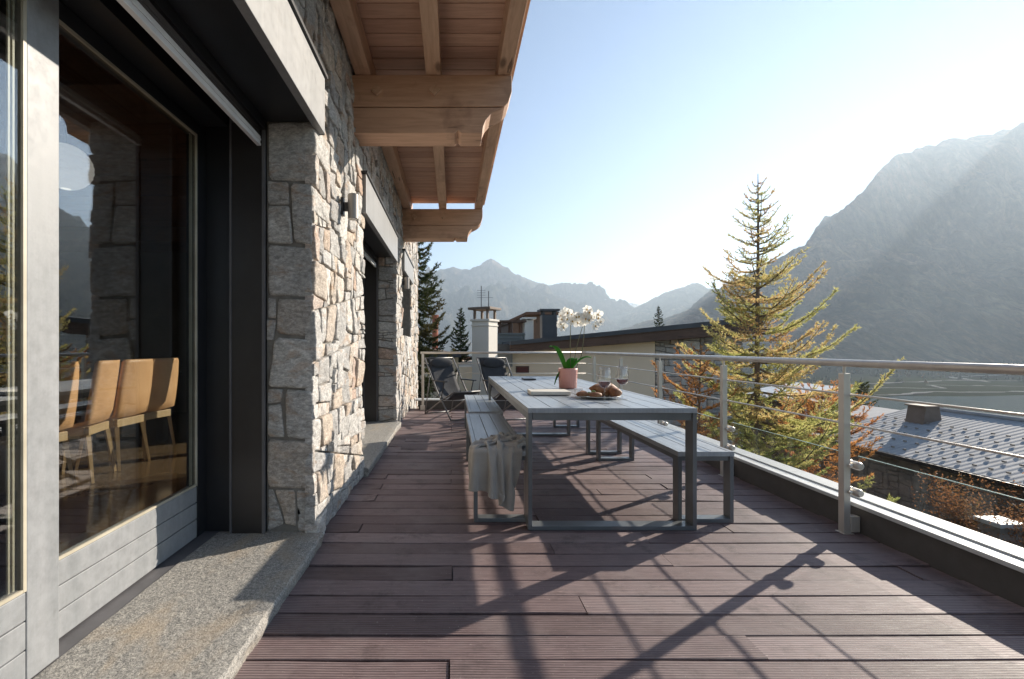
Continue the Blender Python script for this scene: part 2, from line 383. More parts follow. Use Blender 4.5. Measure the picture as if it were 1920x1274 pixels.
# backing masonry (mortar), built round the openings
mb = MB()
BX = -1.03
mb.box(BX, WX, 2.52, 3.90, 0, 3.46).box(-1.44, BX-.002, 2.57, 3.85, 0, 3.46)
mb.box(BX, WX, -1.2, 2.518, 2.375, 3.46).box(BX, WX, 3.902, 6.285, 2.375, 3.46).box(-1.44, BX-.002, -1.2, 2.568, 2.50, 3.46).box(-1.44, BX-.002, 3.852, 6.33, 2.50, 3.46)
mb.box(BX, WX, 6.287, 6.95, 0, 3.46).box(-1.44, BX-.002, 6.332, 6.95, 0, 3.46)
mb.box(-1.44, WX, 6.952, 8.4, 0, 1.3).box(-1.44, WX, 6.952, 8.4, 2.35, 3.46).box(-1.44, WX, 8.402, 10.1, -4.6, 3.46)
mb.box(-1.44, WX, -3.2, -1.202, 0, 3.46)
mb.build('mortar_bed', M['mortar'], house)
def pier_face(yf, polys, tones, nm):
    mb = MB(); r2 = random.Random(len(polys)+3)
    stones(mb, polys, lambda x, z, d: (x, yf+.018-d, z), r2, joint=.006, depth=.02, tones=tones, k=.09)
    return mb.build(nm, M['stone'], house, smooth=True)
def zz(py, Y=2.504): return EYE-(py-HY)*Y/F
def xx(px, Y=2.504): return (px-HX)*Y/F
e0, e1 = xx(499), -.765
def quad(a, b, c, d): return [(xx(p[0]) if p[0] not in (499, 590) else (e0 if p[0] == 499 else e1), zz(p[1])) for p in (a, b, c, d)]
pp = [quad((499,225),(590,225),(590,341),(499,338)), quad((499,338),(541,340),(543,384),(499,384)), quad((541,340),(590,341),(590,462),(548,456)),
      quad((499,384),(543,384),(549,459),(499,456)), quad((499,456),(590,462),(590,560),(499,556)), quad((499,556),(517,557),(519,600),(499,598)),
      quad((499,598),(519,600),(512,640),(499,640)), quad((517,557),(590,560),(590,635),(514,628)), quad((512,630),(590,635),(590,733),(500,728)), quad((499,728),(532,729),(527,756),(499,760)),
      quad((499,760),(527,756),(534,823),(499,822)), quad((532,729),(590,733),(590,828),(534,823)), quad((499,822),(590,828),(590,921),(499,917)),
      quad((499,917),(512,918),(534,985),(499,1001)), quad((512,918),(553,919),(555,990),(534,985)), quad((553,919),(590,921),(590,1002),(555,1001))]
pier_face(2.504, pp, [.22,.12,.5,.3,.52,.15,.1,.62,.4,.2,.3,.5,.64,.1,.66,.2], 'pier_end_stonework')
r3 = random.Random(5)
pp2 = split([(-1.03, 0), (-.765, 0), (-.765, 2.36), (-1.03, 2.36)], .03, r3, 1.6)
pier_face(6.27, pp2, None, 'pier_end_stonework')
def sill(name, x0, x1, y0, y1, z1, seed):
    mb = MB(); nx, ny = 14, int((y1-y0)/.035); vs = []; fs = []
    for j in range(ny+1):
        yy = y0+(y1-y0)*j/ny
        xe = x1+.012*noise.noise(V(yy*3, seed, 0))+.007*noise.noise(V(yy*14, seed, 0))
        for i in range(nx+1):
            x = x0+(xe-x0)*i/nx; vs.append((x, yy, z1+.0028*noise.noise(V(x*5, yy*5, seed))+.0012*noise.noise(V(x*25, yy*25, seed))-(.005 if i == nx else 0)))
        vs.append((xe+.006+.010*noise.noise(V(yy*11, 4, seed)), yy, z1-.02)); vs.append((xe+.002+.012*noise.noise(V(yy*9, 8, seed)), yy, z1-.05)); vs.append((xe-.012, yy, -.02))
    n = nx+4
    for j in range(ny):
        for i in range(n-1): fs.append((j*n+i, j*n+i+1, (j+1)*n+i+1, (j+1)*n+i))
    mb.add(vs, fs); mb.add([vs[ny*n+i] for i in range(n)]+[(x0, y1, -.02)], [tuple(range(n+1))]); mb.add([vs[i] for i in range(n)]+[(x0, y0, -.02)], [tuple(range(n, -1, -1))])
    return mb.build(name, M['granite'], house)
sill('stone_sill', -1.30, -.722, -1.2, 2.53, .080, 1.0)
sill('stone_sill', -1.30, -.715, 3.86, 6.30, .080, 5.0)
# lintel fascias
def fascia(y0, y1, z0, z1):
    o = MB().box(-.765, -.722, y0, y1, z0, z1).build('lintel_fascia', M['fascia'], house, bevel=.002)
    MB().box(-.775, -.708, y0-.02, y1+.015, z1+.002, z1+.022).box(-.775, -.727, y1+.003, y1+.015, z0, z1).build('cap_trim', M['dark'], o)
    return o
fascia(-1.2, 2.57, 2.315, 2.63); fascia(3.80, 6.0, 2.235, 2.56); fascia(6.88, 8.45, 2.28, 2.58)
def slats(mb, x, y0, y1, z0, z1, n):
    for i in range(n):
        a = z0+(z1-z0)*i/n; h = (z1-z0)/n
        mb.prism([(x, a+.002), (x+.012, a+h*.5), (x, a+h-.002), (x-.012, a+h*.5)], 'y', y0, y1)
def opening(y0, y1):
    sh = MB().box(-1.025, -.768, y0, y1, 2.352, 2.372).box(-1.44, -1.10, y0+.05, y1-.05, 2.42, 2.49).box(-1.045, -1.028, y0, y1, 2.30, 2.37)
    sb = sh.build('shutter_box', M['dark'], house)
    m2 = MB(); slats(m2, -1.06, y0+.03, y1-.012, 2.262, 2.345, 3); m2.build('shutter_slats', M['dark2'], sb)
    m3 = MB(); 
    for i in range(4): m3.box(-1.068+.004*(i % 2), -1.045-.003*(i % 2), y0+.03, y1-.025, 2.208+i*.0135, 2.208+i*.0135+.0125)
    m3.build('shutter_bottom_bar', M['alu'], sb, bevel=.002)
    for s, yj in ((1, y1), (-1, y0)):
        a, b = (yj-.005, yj+.06) if s > 0 else (yj-.06, yj+.005)
        g = MB().box(-1.215, -1.034, a, b, .079, 2.345).build('shutter_guide', M['dark2'], house)
        MB().box(-1.226, -1.216, a-.006*(s > 0), b+.006*(s < 0), .08, 2.40).box(-1.046, -1.030, a-.010*(s > 0), a+.004*(s > 0) if s > 0 else b+.01, .08, 2.345).build('guide_lip', M['track'], g)
        a, b = (yj+.03, yj+.10) if s > 0 else (yj-.10, yj-.03)
        MB().box(-1.44, -1.228, a, b, .079, 2.42).build('reveal_panel', M['dark'], house)
    MB().box(-1.40, -1.24, y0, y1, 2.325, 2.418).build('door_head', M['dark'], house)
    MB().box(-1.50, -1.302, y0-.04, y1+.04, .02, .076).build('threshold_track', M['track'], house, bevel=.003)
def leaf(x, y0, y1, mat, lab=None, stile=.115):
    """sliding leaf: outer face at x, sixty millimetres thick"""
    xb = x-.06
    d = MB().box(xb, x, y0, y0+stile, .082, 2.32).box(xb, x, y1-stile, y1, .082, 2.32).box(xb, x, y0+stile, y1-stile, 2.255, 2.32).build('sliding_door', mat, house, bevel=.003)
    if lab: d['label'] = lab
    m = MB(); z = .084
    for h in (.095, .085, .085): m.box(xb+.004, x-.002, y0+stile+.001, y1-stile-.001, z, z+h); z += h+.004
    m.build('bottom_rail', M['frame_light'], d, bevel=.0025)
    a, b = y0+stile, y1-stile
    m = MB().box(x-.012, x-.008, a, b, z, 2.255)
    m.build('glass_pane', M['winglass'], d)
    m = MB()
    for (u, v, p, q) in ((a+.001, a+.012, z, 2.254), (b-.012, b-.001, z, 2.254), (a+.013, b-.013, 2.242, 2.254), (a+.013, b-.013, z, z+.010)):
        m.box(x-.0075, x+.001, u, v, p, q)
    for k in (0, 1): m.box(x-.020, x-.0145, b-.030-.014*k, b-.0235-.014*k, z+.012, 2.24)
    m.build('glazing_bead', M['seal'], d)
    return d
opening(-.9, 2.504)
leaf(-1.30, -.85, 1.50, M['frame_light'], 'light grey sliding door leaf on the outer track')
leaf(-1.375, 1.36, 2.56, M['dark'], 'dark stiled door leaf with pale boarded bottom rail')
opening(3.915, 6.27)
leaf(-1.40, 3.92, 5.15, M['dark']); leaf(-1.335, 5.08, 6.30, M['dark'])
# small third window, set back
w = MB().box(-1.05, -.99, 6.95, 7.03, 1.30, 2.35).box(-1.05, -.99, 8.32, 8.40, 1.30, 2.35).box(-1.05, -.99, 7.03, 8.32, 2.27, 2.35).box(-1.05, -.99, 7.03, 8.32, 1.30, 1.38).box(-1.05,-.99,7.63,7.70,1.38,2.27).build('window', M['dark2'], house)
MB().box(-1.025, -1.015, 7.03, 8.32, 1.38, 2.27).build('glass_pane', M['winglass'], w)
# eaves: two visible carved brackets, rafters, boarding
def bracket(y):
    Y1 = y+.24
    u = MB().prism([(-.80, 2.982), (.405, 2.982), (.44, 3.02), (.452, 3.06), (.465, 3.10), (.465, 3.228), (-.80, 3.228)], 'y', y, Y1).build('eaves_beam', M['beam'], house, bevel=.006)
    MB().prism([(-.80, 2.774), (.02, 2.774), (.045, 2.80), (.07, 2.774), (.235, 2.774), (.242, 2.83), (.262, 2.88), (.30, 2.925), (.36, 2.955), (.40, 2.976), (-.80, 2.976)], 'y', y+.003, Y1-.003).build('lower_corbel', M['beam'], u, bevel=.006)
    m = MB()
    for x in (-.585, -.137): m.prism([(x-.045, 3.105), (x, 3.06), (x+.045, 3.105), (x, 3.15)], 'y', y-.022, y+.05)
    m.loose('wooden_peg', M['rafter'], u, bevel=.003)
for y in (.12, 3.53, 6.94): bracket(y)
for x0, x1 in ((-.755, -.635), (-.205, -.09), (.355, .462)):
    MB().box(x0, x1, -1.2, 7.25, 3.231, 3.40).build('rafter', M['rafter'], house, bevel=.004)
mb = MB(); y = -1.2+.0; rr = random.Random(3)
y = 3.387-.145*31.5
while y < 7.2: mb.box(-.80, .478, y+.004, y+.141, 3.402, 3.424+rr.uniform(0, .002), rr.random()); y += .145
mb.build('soffit_boarding', M['boards'], house, bevel=.002)
MB().box(-1.44, .495, -1.3, 7.27, 3.43, 3.52).box(.4955, .515, -1.3, 7.27, 3.385, 3.54).build('balcony_floor', M['rafter'], house)
# room behind the glass
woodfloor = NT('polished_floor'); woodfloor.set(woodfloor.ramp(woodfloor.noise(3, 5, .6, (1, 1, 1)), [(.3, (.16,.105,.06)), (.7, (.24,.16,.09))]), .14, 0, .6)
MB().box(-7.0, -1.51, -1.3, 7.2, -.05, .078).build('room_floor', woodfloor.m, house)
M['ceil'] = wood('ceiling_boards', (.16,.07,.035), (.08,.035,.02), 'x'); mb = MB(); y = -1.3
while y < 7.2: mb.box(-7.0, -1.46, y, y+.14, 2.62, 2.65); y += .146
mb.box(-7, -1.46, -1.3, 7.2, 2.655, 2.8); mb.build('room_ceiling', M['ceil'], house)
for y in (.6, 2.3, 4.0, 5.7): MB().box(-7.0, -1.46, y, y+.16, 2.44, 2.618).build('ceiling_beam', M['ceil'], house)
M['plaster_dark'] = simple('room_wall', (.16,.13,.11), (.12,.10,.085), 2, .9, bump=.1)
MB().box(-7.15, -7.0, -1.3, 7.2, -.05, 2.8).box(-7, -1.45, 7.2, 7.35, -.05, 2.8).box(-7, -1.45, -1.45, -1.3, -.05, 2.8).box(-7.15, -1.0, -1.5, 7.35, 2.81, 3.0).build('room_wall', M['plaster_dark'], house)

# ------------------------------------------------------------------ steel railing
rail = thing('terrace_railing', (2.33, 3, 0), 'brushed steel railing with thin rods and low glass panels around the deck edge', 'railing')
RX, RZ = 2.335, 1.013
m = MB(); m.tube([(RX, -2.5, RZ), (RX, 7.9, RZ)], .0215, 16).tube([(-.56, 8.0, RZ), (RX-.03, 8.0, RZ)], .0205, 14)
m.tube([(RX, 7.88, RZ), (RX-.01, 7.96, RZ), (RX-.04, 8.0, RZ)], .0215, 14)
m.build('handrail', M['steel'], rail, smooth=True)
posts = [-.90, .30, 1.50, 2.70, 3.90, 5.10, 6.28, 7.46]
def post(x, y, side=1):
    p = MB().box(x-.02, x+.02, y-.02, y+.02, .008, .952).tube([(x, y, .952), (x, y, RZ-.018)], .008, 10).build('post', M['steel'], rail, bevel=.002)
    MB().box(x+.021, x+.075, y-.022, y+.022, .012, .105).box(x-.03, x+.034, y-.032, y+.032, .003, .0075).build('base_bracket', M['steel'], p, bevel=.003)
    for z in (.41, .252):
        for s in (-1, 1):
            c = MB(); c.tube([(x+.045, y+s*.006, z), (x+.045, y+s*.05, z), (x+.045, y+s*.062, z)], [.024, .024, .018], 16)
            c.tube([(x+.0, y+s*.03, z), (x+.042, y+s*.03, z)], .009, 8)
            c.build('glass_clamp', M['steel'], p, smooth=False, bevel=.003)
    for z in (.825, .648): MB().tube([(x+.018, y, z), (x+.036, y, z)], .009, 10).tube([(x+.036, y-.016, z), (x+.036, y+.016, z)], .0095, 10).build('rod_holder', M['steel'], p)
for y in posts: post(RX, y)
for z in (.825, .648):
    MB().tube([(RX+.036, -2.4, z), (RX+.036, 7.9, z)], .006, 8).build('rod', M['steel'], rail, smooth=True)
    MB().tube([(-.53, 8.03, z), (RX+.03, 8.03, z)], .006, 8).build('rod', M['steel'], rail, smooth=True)
p = MB().box(-.54, -.50, 7.98, 8.02, .012, RZ-.018).build('post', M['steel'], rail, bevel=.002)
MB().box(-.565, -.475, 7.95, 8.05, .003, .013).box(-.56, -.48, 7.955, 7.976, .013, .09).build('base_bracket', M['steel'], p, bevel=.003)
for a, b in zip(posts, posts[1:]):
    g = MB().box(RX+.040, RX+.048, a+.045, b-.045, .205, .467).build('glass_panel', M['railglass'], rail)
    MB().box(RX+.0395, RX+.0485, a+.045, b-.045, .4675, .4705).build('glass_edge', M['edgeglass'], g)
g = MB().box(-.45, RX-.06, 8.045, 8.053, .205, .467).build('glass_panel', M['railglass'], rail)

# ------------------------------------------------------------------ table and benches
def frame_furniture(name, label, cat, x0, x1, y0, y1, h, nsl, top_t, leg_d, group=None):
    o = thing(name, ((x0+x1)/2, (y0+y1)/2, 0), label, cat, group)
    m = MB(); e = .028; w = (x1-x0-2*e)/nsl
    for i in range(nsl): m.box(x0+e+i*w+.0025, x0+e+(i+1)*w-.0025, y0+e+.003, y1-e-.003, h-.016, h-.0015)
    m.box(x0, x0+e, y0, y1, h-.03, h).box(x1-e, x1, y0, y1, h-.03, h).box(x0+e+.0005, x1-e-.0005, y0, y0+e, h-.03, h).box(x0+e+.0005, x1-e-.0005, y1-e, y1, h-.03, h)
    m.build(name.replace('dining_', '').replace('table', 'tabletop').replace('bench', 'seat'), M['top'], o, bevel=.0015)
    MB().box(x0+.003, x0+.028, y0+leg_d, y1-leg_d, h-.03-top_t, h-.031).box(x1-.028, x1-.003, y0+leg_d, y1-leg_d, h-.03-top_t, h-.031).box(x0+.03, x1-.03, y0+.012, y0+.03, h-.03-top_t, h-.031).box(x0+.03, x1-.03, y1-.03, y1-.012, h-.03-top_t, h-.031).loose('apron', M['powder'], o, bevel=.001)
    for xa in (x0+.002, x1-.026):
        for ya in (y0+.003, y1-.003-leg_d): MB().box(xa, xa+.024, ya, ya+leg_d-.003, .002, h-.031).build('leg', M['powder'], o, bevel=.0015)
    for ya in (y0+.003, y1-.003-leg_d): MB().box(x0+.0265, x1-.0265, ya+.0006, ya+leg_d-.0036, .002, .026).build('foot_bar', M['powder'], o, bevel=.0015)
    return o
frame_furniture('dining_table', 'long grey slatted aluminium dining table laid with flowers, bread and wine on the deck', 'table', .456, 1.477, 2.73, 5.75, .74, 8, .045, .095)
BG = 'slatted benches along the dining table'
frame_furniture('bench', 'grey slatted bench left of the table with the beige blanket over its end', 'bench', .135, .489, 2.86, 4.50, .45, 3, .03, .075, BG)
frame_furniture('bench', 'grey slatted bench behind the one with the blanket, in front of the deck chairs', 'bench', .168, .522, 4.63, 6.27, .45, 3, .03, .075, BG)
frame_furniture('bench', 'grey slatted bench nearest the railing posts, sticking out past the right table leg', 'bench', 1.42, 1.774, 2.85, 4.49, .45, 3, .03, .075, BG)
frame_furniture('bench', 'grey slatted bench on the railing side, mostly hidden behind the far table half', 'bench', 1.40, 1.754, 4.68, 6.32, .45, 3, .03, .075, BG)
# ------------------------------------------------------------------ blanket: a sheet settled over the bench end by a small cloth solver
def settle(nx, ny, w, l, x0, y0, sx, box, steps=420, seed=4):
    rg = np.random.RandomState(seed); dx, dy = w/(nx-1), l/(ny-1)
    I, J = np.meshgrid(np.arange(nx), np.arange(ny), indexing='ij')
    U = (I*dx-w/2)*sx; W2 = (J*dy-l/2)*.86; a = -.55; ca, sa = math.cos(a), math.sin(a)
    P = np.stack([x0+U*ca-W2*sa, y0+U*sa+W2*ca, .56+.045*np.sin(I*.62+J*.10)+.03*np.sin(I*.27-J*.33)+.010*rg.randn(nx, ny)], -1)
    Q = P.copy(); bx0, bx1, by0, by1, bz = box
    def con(P, a, b, L, k):
        d = P[b]-P[a]; n = np.linalg.norm(d, axis=-1, keepdims=True)+1e-9; c = d*(1-L/n)*.5*k; P[a] += c; P[b] -= c
    s_ = np.s_
    cs = []
    for o in (0, 1):
        cs.append((s_[o:nx-1:2, :], s_[o+1:nx:2, :], dx, 1)); cs.append((s_[:, o:ny-1:2], s_[:, o+1:ny:2], dy, 1))
        cs.append((s_[o:nx-1:2, 0:ny-1], s_[o+1:nx:2, 1:ny], math.hypot(dx, dy), .5)); cs.append((s_[o+1:nx:2, 0:ny-1], s_[o:nx-1:2, 1:ny], math.hypot(dx, dy), .5))
    bend = [(s_[0:nx-2, :], s_[2:nx, :], 2*dx, .10), (s_[:, 0:ny-2], s_[:, 2:ny], 2*dy, .12)]
    fix = []
    for aa, bb, L, k in cs:
        A = P[aa]; B = P[bb]; m = min(A.shape[0], B.shape[0]), min(A.shape[1], B.shape[1]); fix.append((aa, bb, L, k, m))
    for t in range(steps):
        Vv = (P-Q)*.975; Q = P.copy(); P = P+Vv; P[..., 2] -= 9.8*(1/90)**2
        for it in range(14):
            for aa, bb, L, k, m in fix:
                A = P[aa][:m[0], :m[1]]; B = P[bb][:m[0], :m[1]]; d = B-A; n = np.linalg.norm(d, axis=-1, keepdims=True)+1e-9
                c = d*(1-L/n)*.5*k; A += c; B -= c
            for aa, bb, L, k in bend:
                A = P[aa]; B = P[bb]; d = B-A; n = np.linalg.norm(d, axis=-1, keepdims=True)+1e-9
                c = d*np.minimum(0, (1-L/n))*.5*k; P[aa] += c; P[bb] -= c
            ins = (P[..., 0] > bx0) & (P[..., 0] < bx1) & (P[..., 1] > by0) & (P[..., 1] < by1) & (P[..., 2] < bz) & (P[..., 2] > bz-.12)
            if ins.any():
                q = P[ins]; dist = np.stack([q[:, 0]-bx0, bx1-q[:, 0], q[:, 1]-by0, bz-q[:, 2]], 1); k = dist.argmin(1)
                q[k == 0, 0] = bx0; q[k == 1, 0] = bx1; q[k == 2, 1] = by0; q[k == 3, 2] = bz
                old = Q[ins]; st = (k == 3) & (q[:, 1] > by0+.05); q[st, :2] = old[st, :2]; P[ins] = q; Q[ins] = old+(q-old)*.75
            lo = P[..., 2] < .01; P[..., 2][lo] = .01
        if t < 60:                                      # ragged self-spacing while it falls keeps the folds open
            P[..., 2] += .0009*rg.randn(nx, ny)
    return P
nx, ny = 56, 72
P = settle(nx, ny, .74, .78, .30, 2.985, .36, (.128, .497, 2.852, 4.6, .459))
mb = MB(); mb.add([tuple(P[i, j]) for i in range(nx) for j in range(ny)], [(i*ny+j, (i+1)*ny+j, (i+1)*ny+j+1, i*ny+j+1) for i in range(nx-1) for j in range(ny-1)])
t = NT('linen_blanket'); wv = t.node('ShaderNodeTexWave', Scale=160.0); t.l.new(t.vec(), wv.inputs['Vector']); wz = t.node('ShaderNodeTexWave', Scale=160.0, bands_direction='Z'); t.l.new(t.vec(), wz.inputs['Vector'])
wvn = t.math('MULTIPLY', wv.outputs[1], wz.outputs[1])
t.set(t.mix(t.ramp(t.noise(6, 5, .6), [(.3, (.36,.335,.30)), (.7, (.46,.43,.39))]), t.ramp(wvn, [(0, (.75,.75,.75)), (1, (1.15,1.15,1.15))]), .6, 'MULTIPLY'), .95, 0, .2); t.bump(wvn, .4, .0015)
t.p.inputs['Sheen Weight'].default_value = .3
bl = mb.build('blanket', t.m, None, (.32, 2.86, .45), smooth=True)
so = bl.modifiers.new('thick', 'SOLIDIFY'); so.thickness = .004; so.offset = 0; ss = bl.modifiers.new('soft', 'SUBSURF'); ss.levels = 1; ss.render_levels = 1
tag(bl, 'crumpled beige linen blanket hanging over the near end of the bench left of the table', 'blanket')

# ------------------------------------------------------------------ things on the table
TZ = .7405
t = NT('pink_ribbed_ceramic'); t.set((.62,.30,.25), .45); M['pink'] = t.m
px_, py_ = 1.035, 4.06
o = thing('orchid', (px_, py_, TZ), 'white flowering orchid growing in the pink ribbed pot on the table', 'orchid')
pot = thing('plant_pot', (px_, py_, TZ), 'pink ribbed ceramic pot standing on the grey table', 'plant pot')
vs = []; fs = []; n = 96; prof = [(.070, .002), (.076, .004), (.083, .16), (.084, .178), (.080, .180), (.078, .176), (.076, .14)]
for r_, z in prof:
    for k in range(n): q = r_*(1+(.012 if .003 < z < .17 and r_ > .075 and z != .14 else 0)*math.cos(k*math.pi*2*24/n)); vs.append((px_+q*math.cos(2*math.pi*k/n), py_+q*math.sin(2*math.pi*k/n), TZ+z))
for i in range(len(prof)-1):
    for k in range(n): fs.append((i*n+k, i*n+(k+1) % n, (i+1)*n+(k+1) % n, (i+1)*n+k))
MB().add(vs, fs+[tuple(range(n-1, -1, -1))]).build('pot_body', M['pink'], pot, smooth=True)
M['soil'] = simple('bark_soil', (.10,.07,.045), (.05,.035,.025), 60, .95, bump=.8, bscale=90, bdist=.005)
MB().lathe([(.0, .15), (.076, .148)], (px_, py_, TZ), 24).build('bark_chips', M['soil'], pot)
t = NT('orchid_leaf'); M['leaf'] = leafmat('orchid_leaf_green', [(0, (.06,.24,.03)), (1, (.07,.26,.04))], .3)
def ribbon(m, pts, ws, fold=.25):
    vs = []; fs = []; side = None
    for i, p in enumerate(pts):
        d = (Vector(pts[min(i+1, len(pts)-1)])-Vector(pts[max(i-1, 0)])).normalized(); s1 = d.cross(V(0, 0, 1)) if abs(d.z) < .97 or side is None else side
        if s1.length < .1: s1 = V(1, 0, 0)
        side = s1.normalized(); up = side.cross(d).normalized(); p = Vector(p)
        vs += [p-side*ws[i]+up*ws[i]*fold, p, p+side*ws[i]+up*ws[i]*fold]
    for i in range(len(pts)-1):
        a = i*3; fs += [(a, a+1, a+4, a+3), (a+1, a+2, a+5, a+4)]
    m.add(vs, fs)
for (dx, dy, up, ln, dr) in ((-1, -.2, .21, .15, .02), (1, -.35, .13, .17, .0), (-.85, .3, .02, .11, -.14), (.6, .5, .10, .13, .02)):
    m = MB(); pts = []; ws = []
    for i in range(11):
        u = i/10; pts.append((px_+dx*(.02+ln*u), py_+dy*(.02+ln*u), TZ+.15+up*math.sin(u*1.9)+dr*u*u)); ws.append(.052*math.sin(math.pi*min(1, .12+u*.86))**.7+.002)
    ribbon(m, pts, ws); lo = m.build('leaf', M['leaf'], o, smooth=True); q = lo.modifiers.new('t', 'SOLIDIFY'); q.thickness = .003
M['stemg'] = simple('flower_stem', (.14,.15,.05), (.10,.08,.04), 10, .6, bump=0)
fl = [[(1070, 700), (1069, 650), (1070, 612), (1066, 590), (1054, 584)], [(1074, 700), (1080, 655), (1090, 620), (1099, 590), (1103, 576)], [(1076, 700), (1090, 668), (1094, 640), (1096, 610), (1106, 592), (1120, 594)]]
for s_ in fl:
    pts = [at(a, b, py_+.01*i) for i, (a, b) in enumerate(s_)]; cur = []
    for i in range(len(pts)-1):
        for k in range(4): cur.append(pts[i].lerp(pts[i+1], k/4))
    cur.append(pts[-1]); MB().tube(cur, [.0028]*len(cur), 6).build('flower_stem', M['stemg'], o, smooth=True)
t = NT('orchid_petal'); t.set(t.ramp(t.attr(), [(0, (.86,.85,.80)), (.4, (.84,.82,.78)), (.6, (.70,.50,.12)), (1, (.62,.40,.08))]), .6); M['petal'] = leafmat('white_petal', [(0, (.88,.87,.82)), (.4, (.85,.83,.78)), (.6, (.70,.50,.12)), (1, (.62,.40,.08))], .5)
rf = random.Random(2)
FS = 1.25
for (a, b) in ((1050, 592), (1058, 584), (1051, 607), (1062, 598), (1070, 588), (1072, 602), (1080, 594), (1083, 605), (1101, 580), (1096, 592), (1105, 590), (1094, 604), (1103, 600), (1120, 597), (1116, 611), (1125, 603), (1056, 613), (1064, 586), (1076, 597), (1054, 599), (1098, 598), (1108, 596), (1122, 590), (1104, 585), (1085, 594)):
    c = at(a, b, py_+rf.uniform(-.04, .03)); fx = Matrix.Rotation(rf.uniform(-.9, .9), 3, 'Z') @ Matrix.Rotation(rf.uniform(-.3, .5), 3, 'X'); m = MB()
    for k, (L, w) in enumerate(((.048, .052), (.042, .030), (.040, .028), (.048, .052), (.042, .030))):
        an = [0, 1.25, 2.4, math.pi, 4.3][k] if 0 else k*2*math.pi/5+.3; ax = V(math.cos(an), 0, math.sin(an)); sd = V(-math.sin(an), 0, math.cos(an)); vs = []
        for u in (0, .3, .6, .85, 1):
            ww = w*math.sin(math.pi*(.1+.8*u)); cz = -.010*u*u-.003
            for q in (-1, 0, 1): vs.append(c+fx @ (ax*L*u+sd*ww*q*.5+V(0, cz+.004*abs(q), 0)))
        m.add(vs, [(i*3+j, i*3+j+1, i*3+j+4, i*3+j+3) for i in range(4) for j in (0, 1)], rf.uniform(0, .3))
    m.blob(c+fx @ V(0, -.010, -.004), .006, .008, .009, 1, .1, 8, 6, tone=.9); m.build('flower', M['petal'], o, smooth=True)
# wine glasses
t = NT('red_wine'); t.set((.12,.004,.010), .03, 0, .6); t.p.inputs['Transmission Weight'].default_value = .35; M['wine'] = t.m
def wineglass(x, y, label):
    g = thing('wine_glass', (x, y, TZ), label, 'wine glass', 'wine glasses on the table'); c = (x, y, TZ)
    MB().lathe([(.0, .0025), (.036, .002), (.037, .0035), (.02, .006), (.006, .011), (.0042, .02), (.004, .085), (.006, .098)], c, 28).build('glass_stem', M['stemglass'], g, smooth=True)
    MB().lathe([(.006, .098), (.022, .106), (.037, .122), (.0435, .145), (.0425, .175), (.036, .215), (.033, .235), (.0322, .2352), (.0352, .214), (.0416, .175), (.0425, .146)], c, 32).build('glass_bowl', M['stemglass'], g, smooth=True)
    MB().lathe([(.0, .1025), (.02, .108), (.035, .1235), (.0405, .142), (.0408, .1425), (.0, .1425)], c, 28).build('red_wine', M['wine'], g, smooth=False)
wineglass(.998, 2.97, 'stemmed glass of red wine in front of the bread, the left one of two')
wineglass(1.196, 3.19, 'stemmed glass of red wine right of the bread plate, nearer the railing')
# plate with bread, rolls and grapes
pc = V(1.055, 3.30, TZ)
M['china'] = simple('white_china', (.78,.76,.72), (.74,.72,.69), 4, .25, bump=0)
pl = MB().lathe([(0, .004), (.10, .004), (.125, .010), (.160, .017), (.162, .020), (.12, .0145), (.10, .009), (0, .009)], pc, 40).build('plate', M['china'], None, pc, smooth=True)
tag(pl, 'round white plate under the bread and grapes on the table', 'plate')
def crust():
    t = NT('bread_crust'); n = t.noise(14, 6, .7); t.set(t.ramp(n, [(.3, (.13,.045,.018)), (.5, (.27,.11,.045)), (.68, (.42,.24,.11))]), .6); t.bump(t.noise(45, 6, .7), .7, .004); return t.m
M['crust'] = crust()
m = MB().blob(pc+V(.055, .03, .055), .105, .062, .048, 3, .10, 28, 18, 2.2, tilt=.25); tag(m.build('bread_loaf', M['crust'], None, pc+V(.055, .03, .01), smooth=True), 'large brown crusty loaf on the white plate behind the left wine glass', 'bread')
m = MB().blob(pc+V(.115, -.035, .040), .045, .062, .036, 9, .10, 24, 16, 2.2); tag(m.build('bread_roll', M['crust'], None, pc+V(.115, -.035, .01), smooth=True), 'round brown roll at the right edge of the white plate', 'bread')
for i, (dx, dy, a, lb) in enumerate(((-.10, .01, .9, 'dark short sausage shaped roll at the back left of the plate'), (-.12, -.045, .1, 'dark small roll at the left rim of the white plate'), (-.045, -.105, .05, 'small oval roll at the front rim of the plate'))):
    m = MB().blob(pc+V(dx, dy, .030), .048, .026, .021, i+20, .08, 20, 14, 2.0, tilt=a); tag(m.build('bread_roll', M['crust'], None, pc+V(dx, dy, .01), smooth=True), lb, 'bread')
M['grape'] = simple('green_grape', (.30,.34,.09), (.20,.24,.06), 20, .3, bump=0); M['grape2'] = simple('dark_fig', (.07,.03,.035), (.04,.02,.03), 20, .45, bump=.2)
gr = thing('grape_bunch', pc+V(-.04, -.03, .01), 'small bunch of green grapes lying between the rolls and the loaf', 'grapes'); rg = random.Random(8)
for k in range(26):
    a = rg.uniform(0, 6.28); r_ = rg.uniform(0, .042); MB().blob(pc+V(-.04+r_*math.cos(a)*1.2, -.04+r_*math.sin(a), .022+rg.uniform(0, .030)*(1-r_/.05)), .0105, .0105, .012, k, .02, 10, 8).build('grape', M['grape'], gr, smooth=True)
M['paint_white'] = simple('white_painted_board', (.72,.68,.60), (.60,.55,.46), 6, .6, bump=.1)
o = MB().box(.60, .905, 3.44, 3.66, TZ+.002, TZ+.030).build('serving_board', M['paint_white'], None, (.75, 3.55, TZ), bevel=.006, seg=3); tag(o, 'flat pale wooden serving board lying on the table left of the bread', 'board'); o.rotation_euler.z = -.05
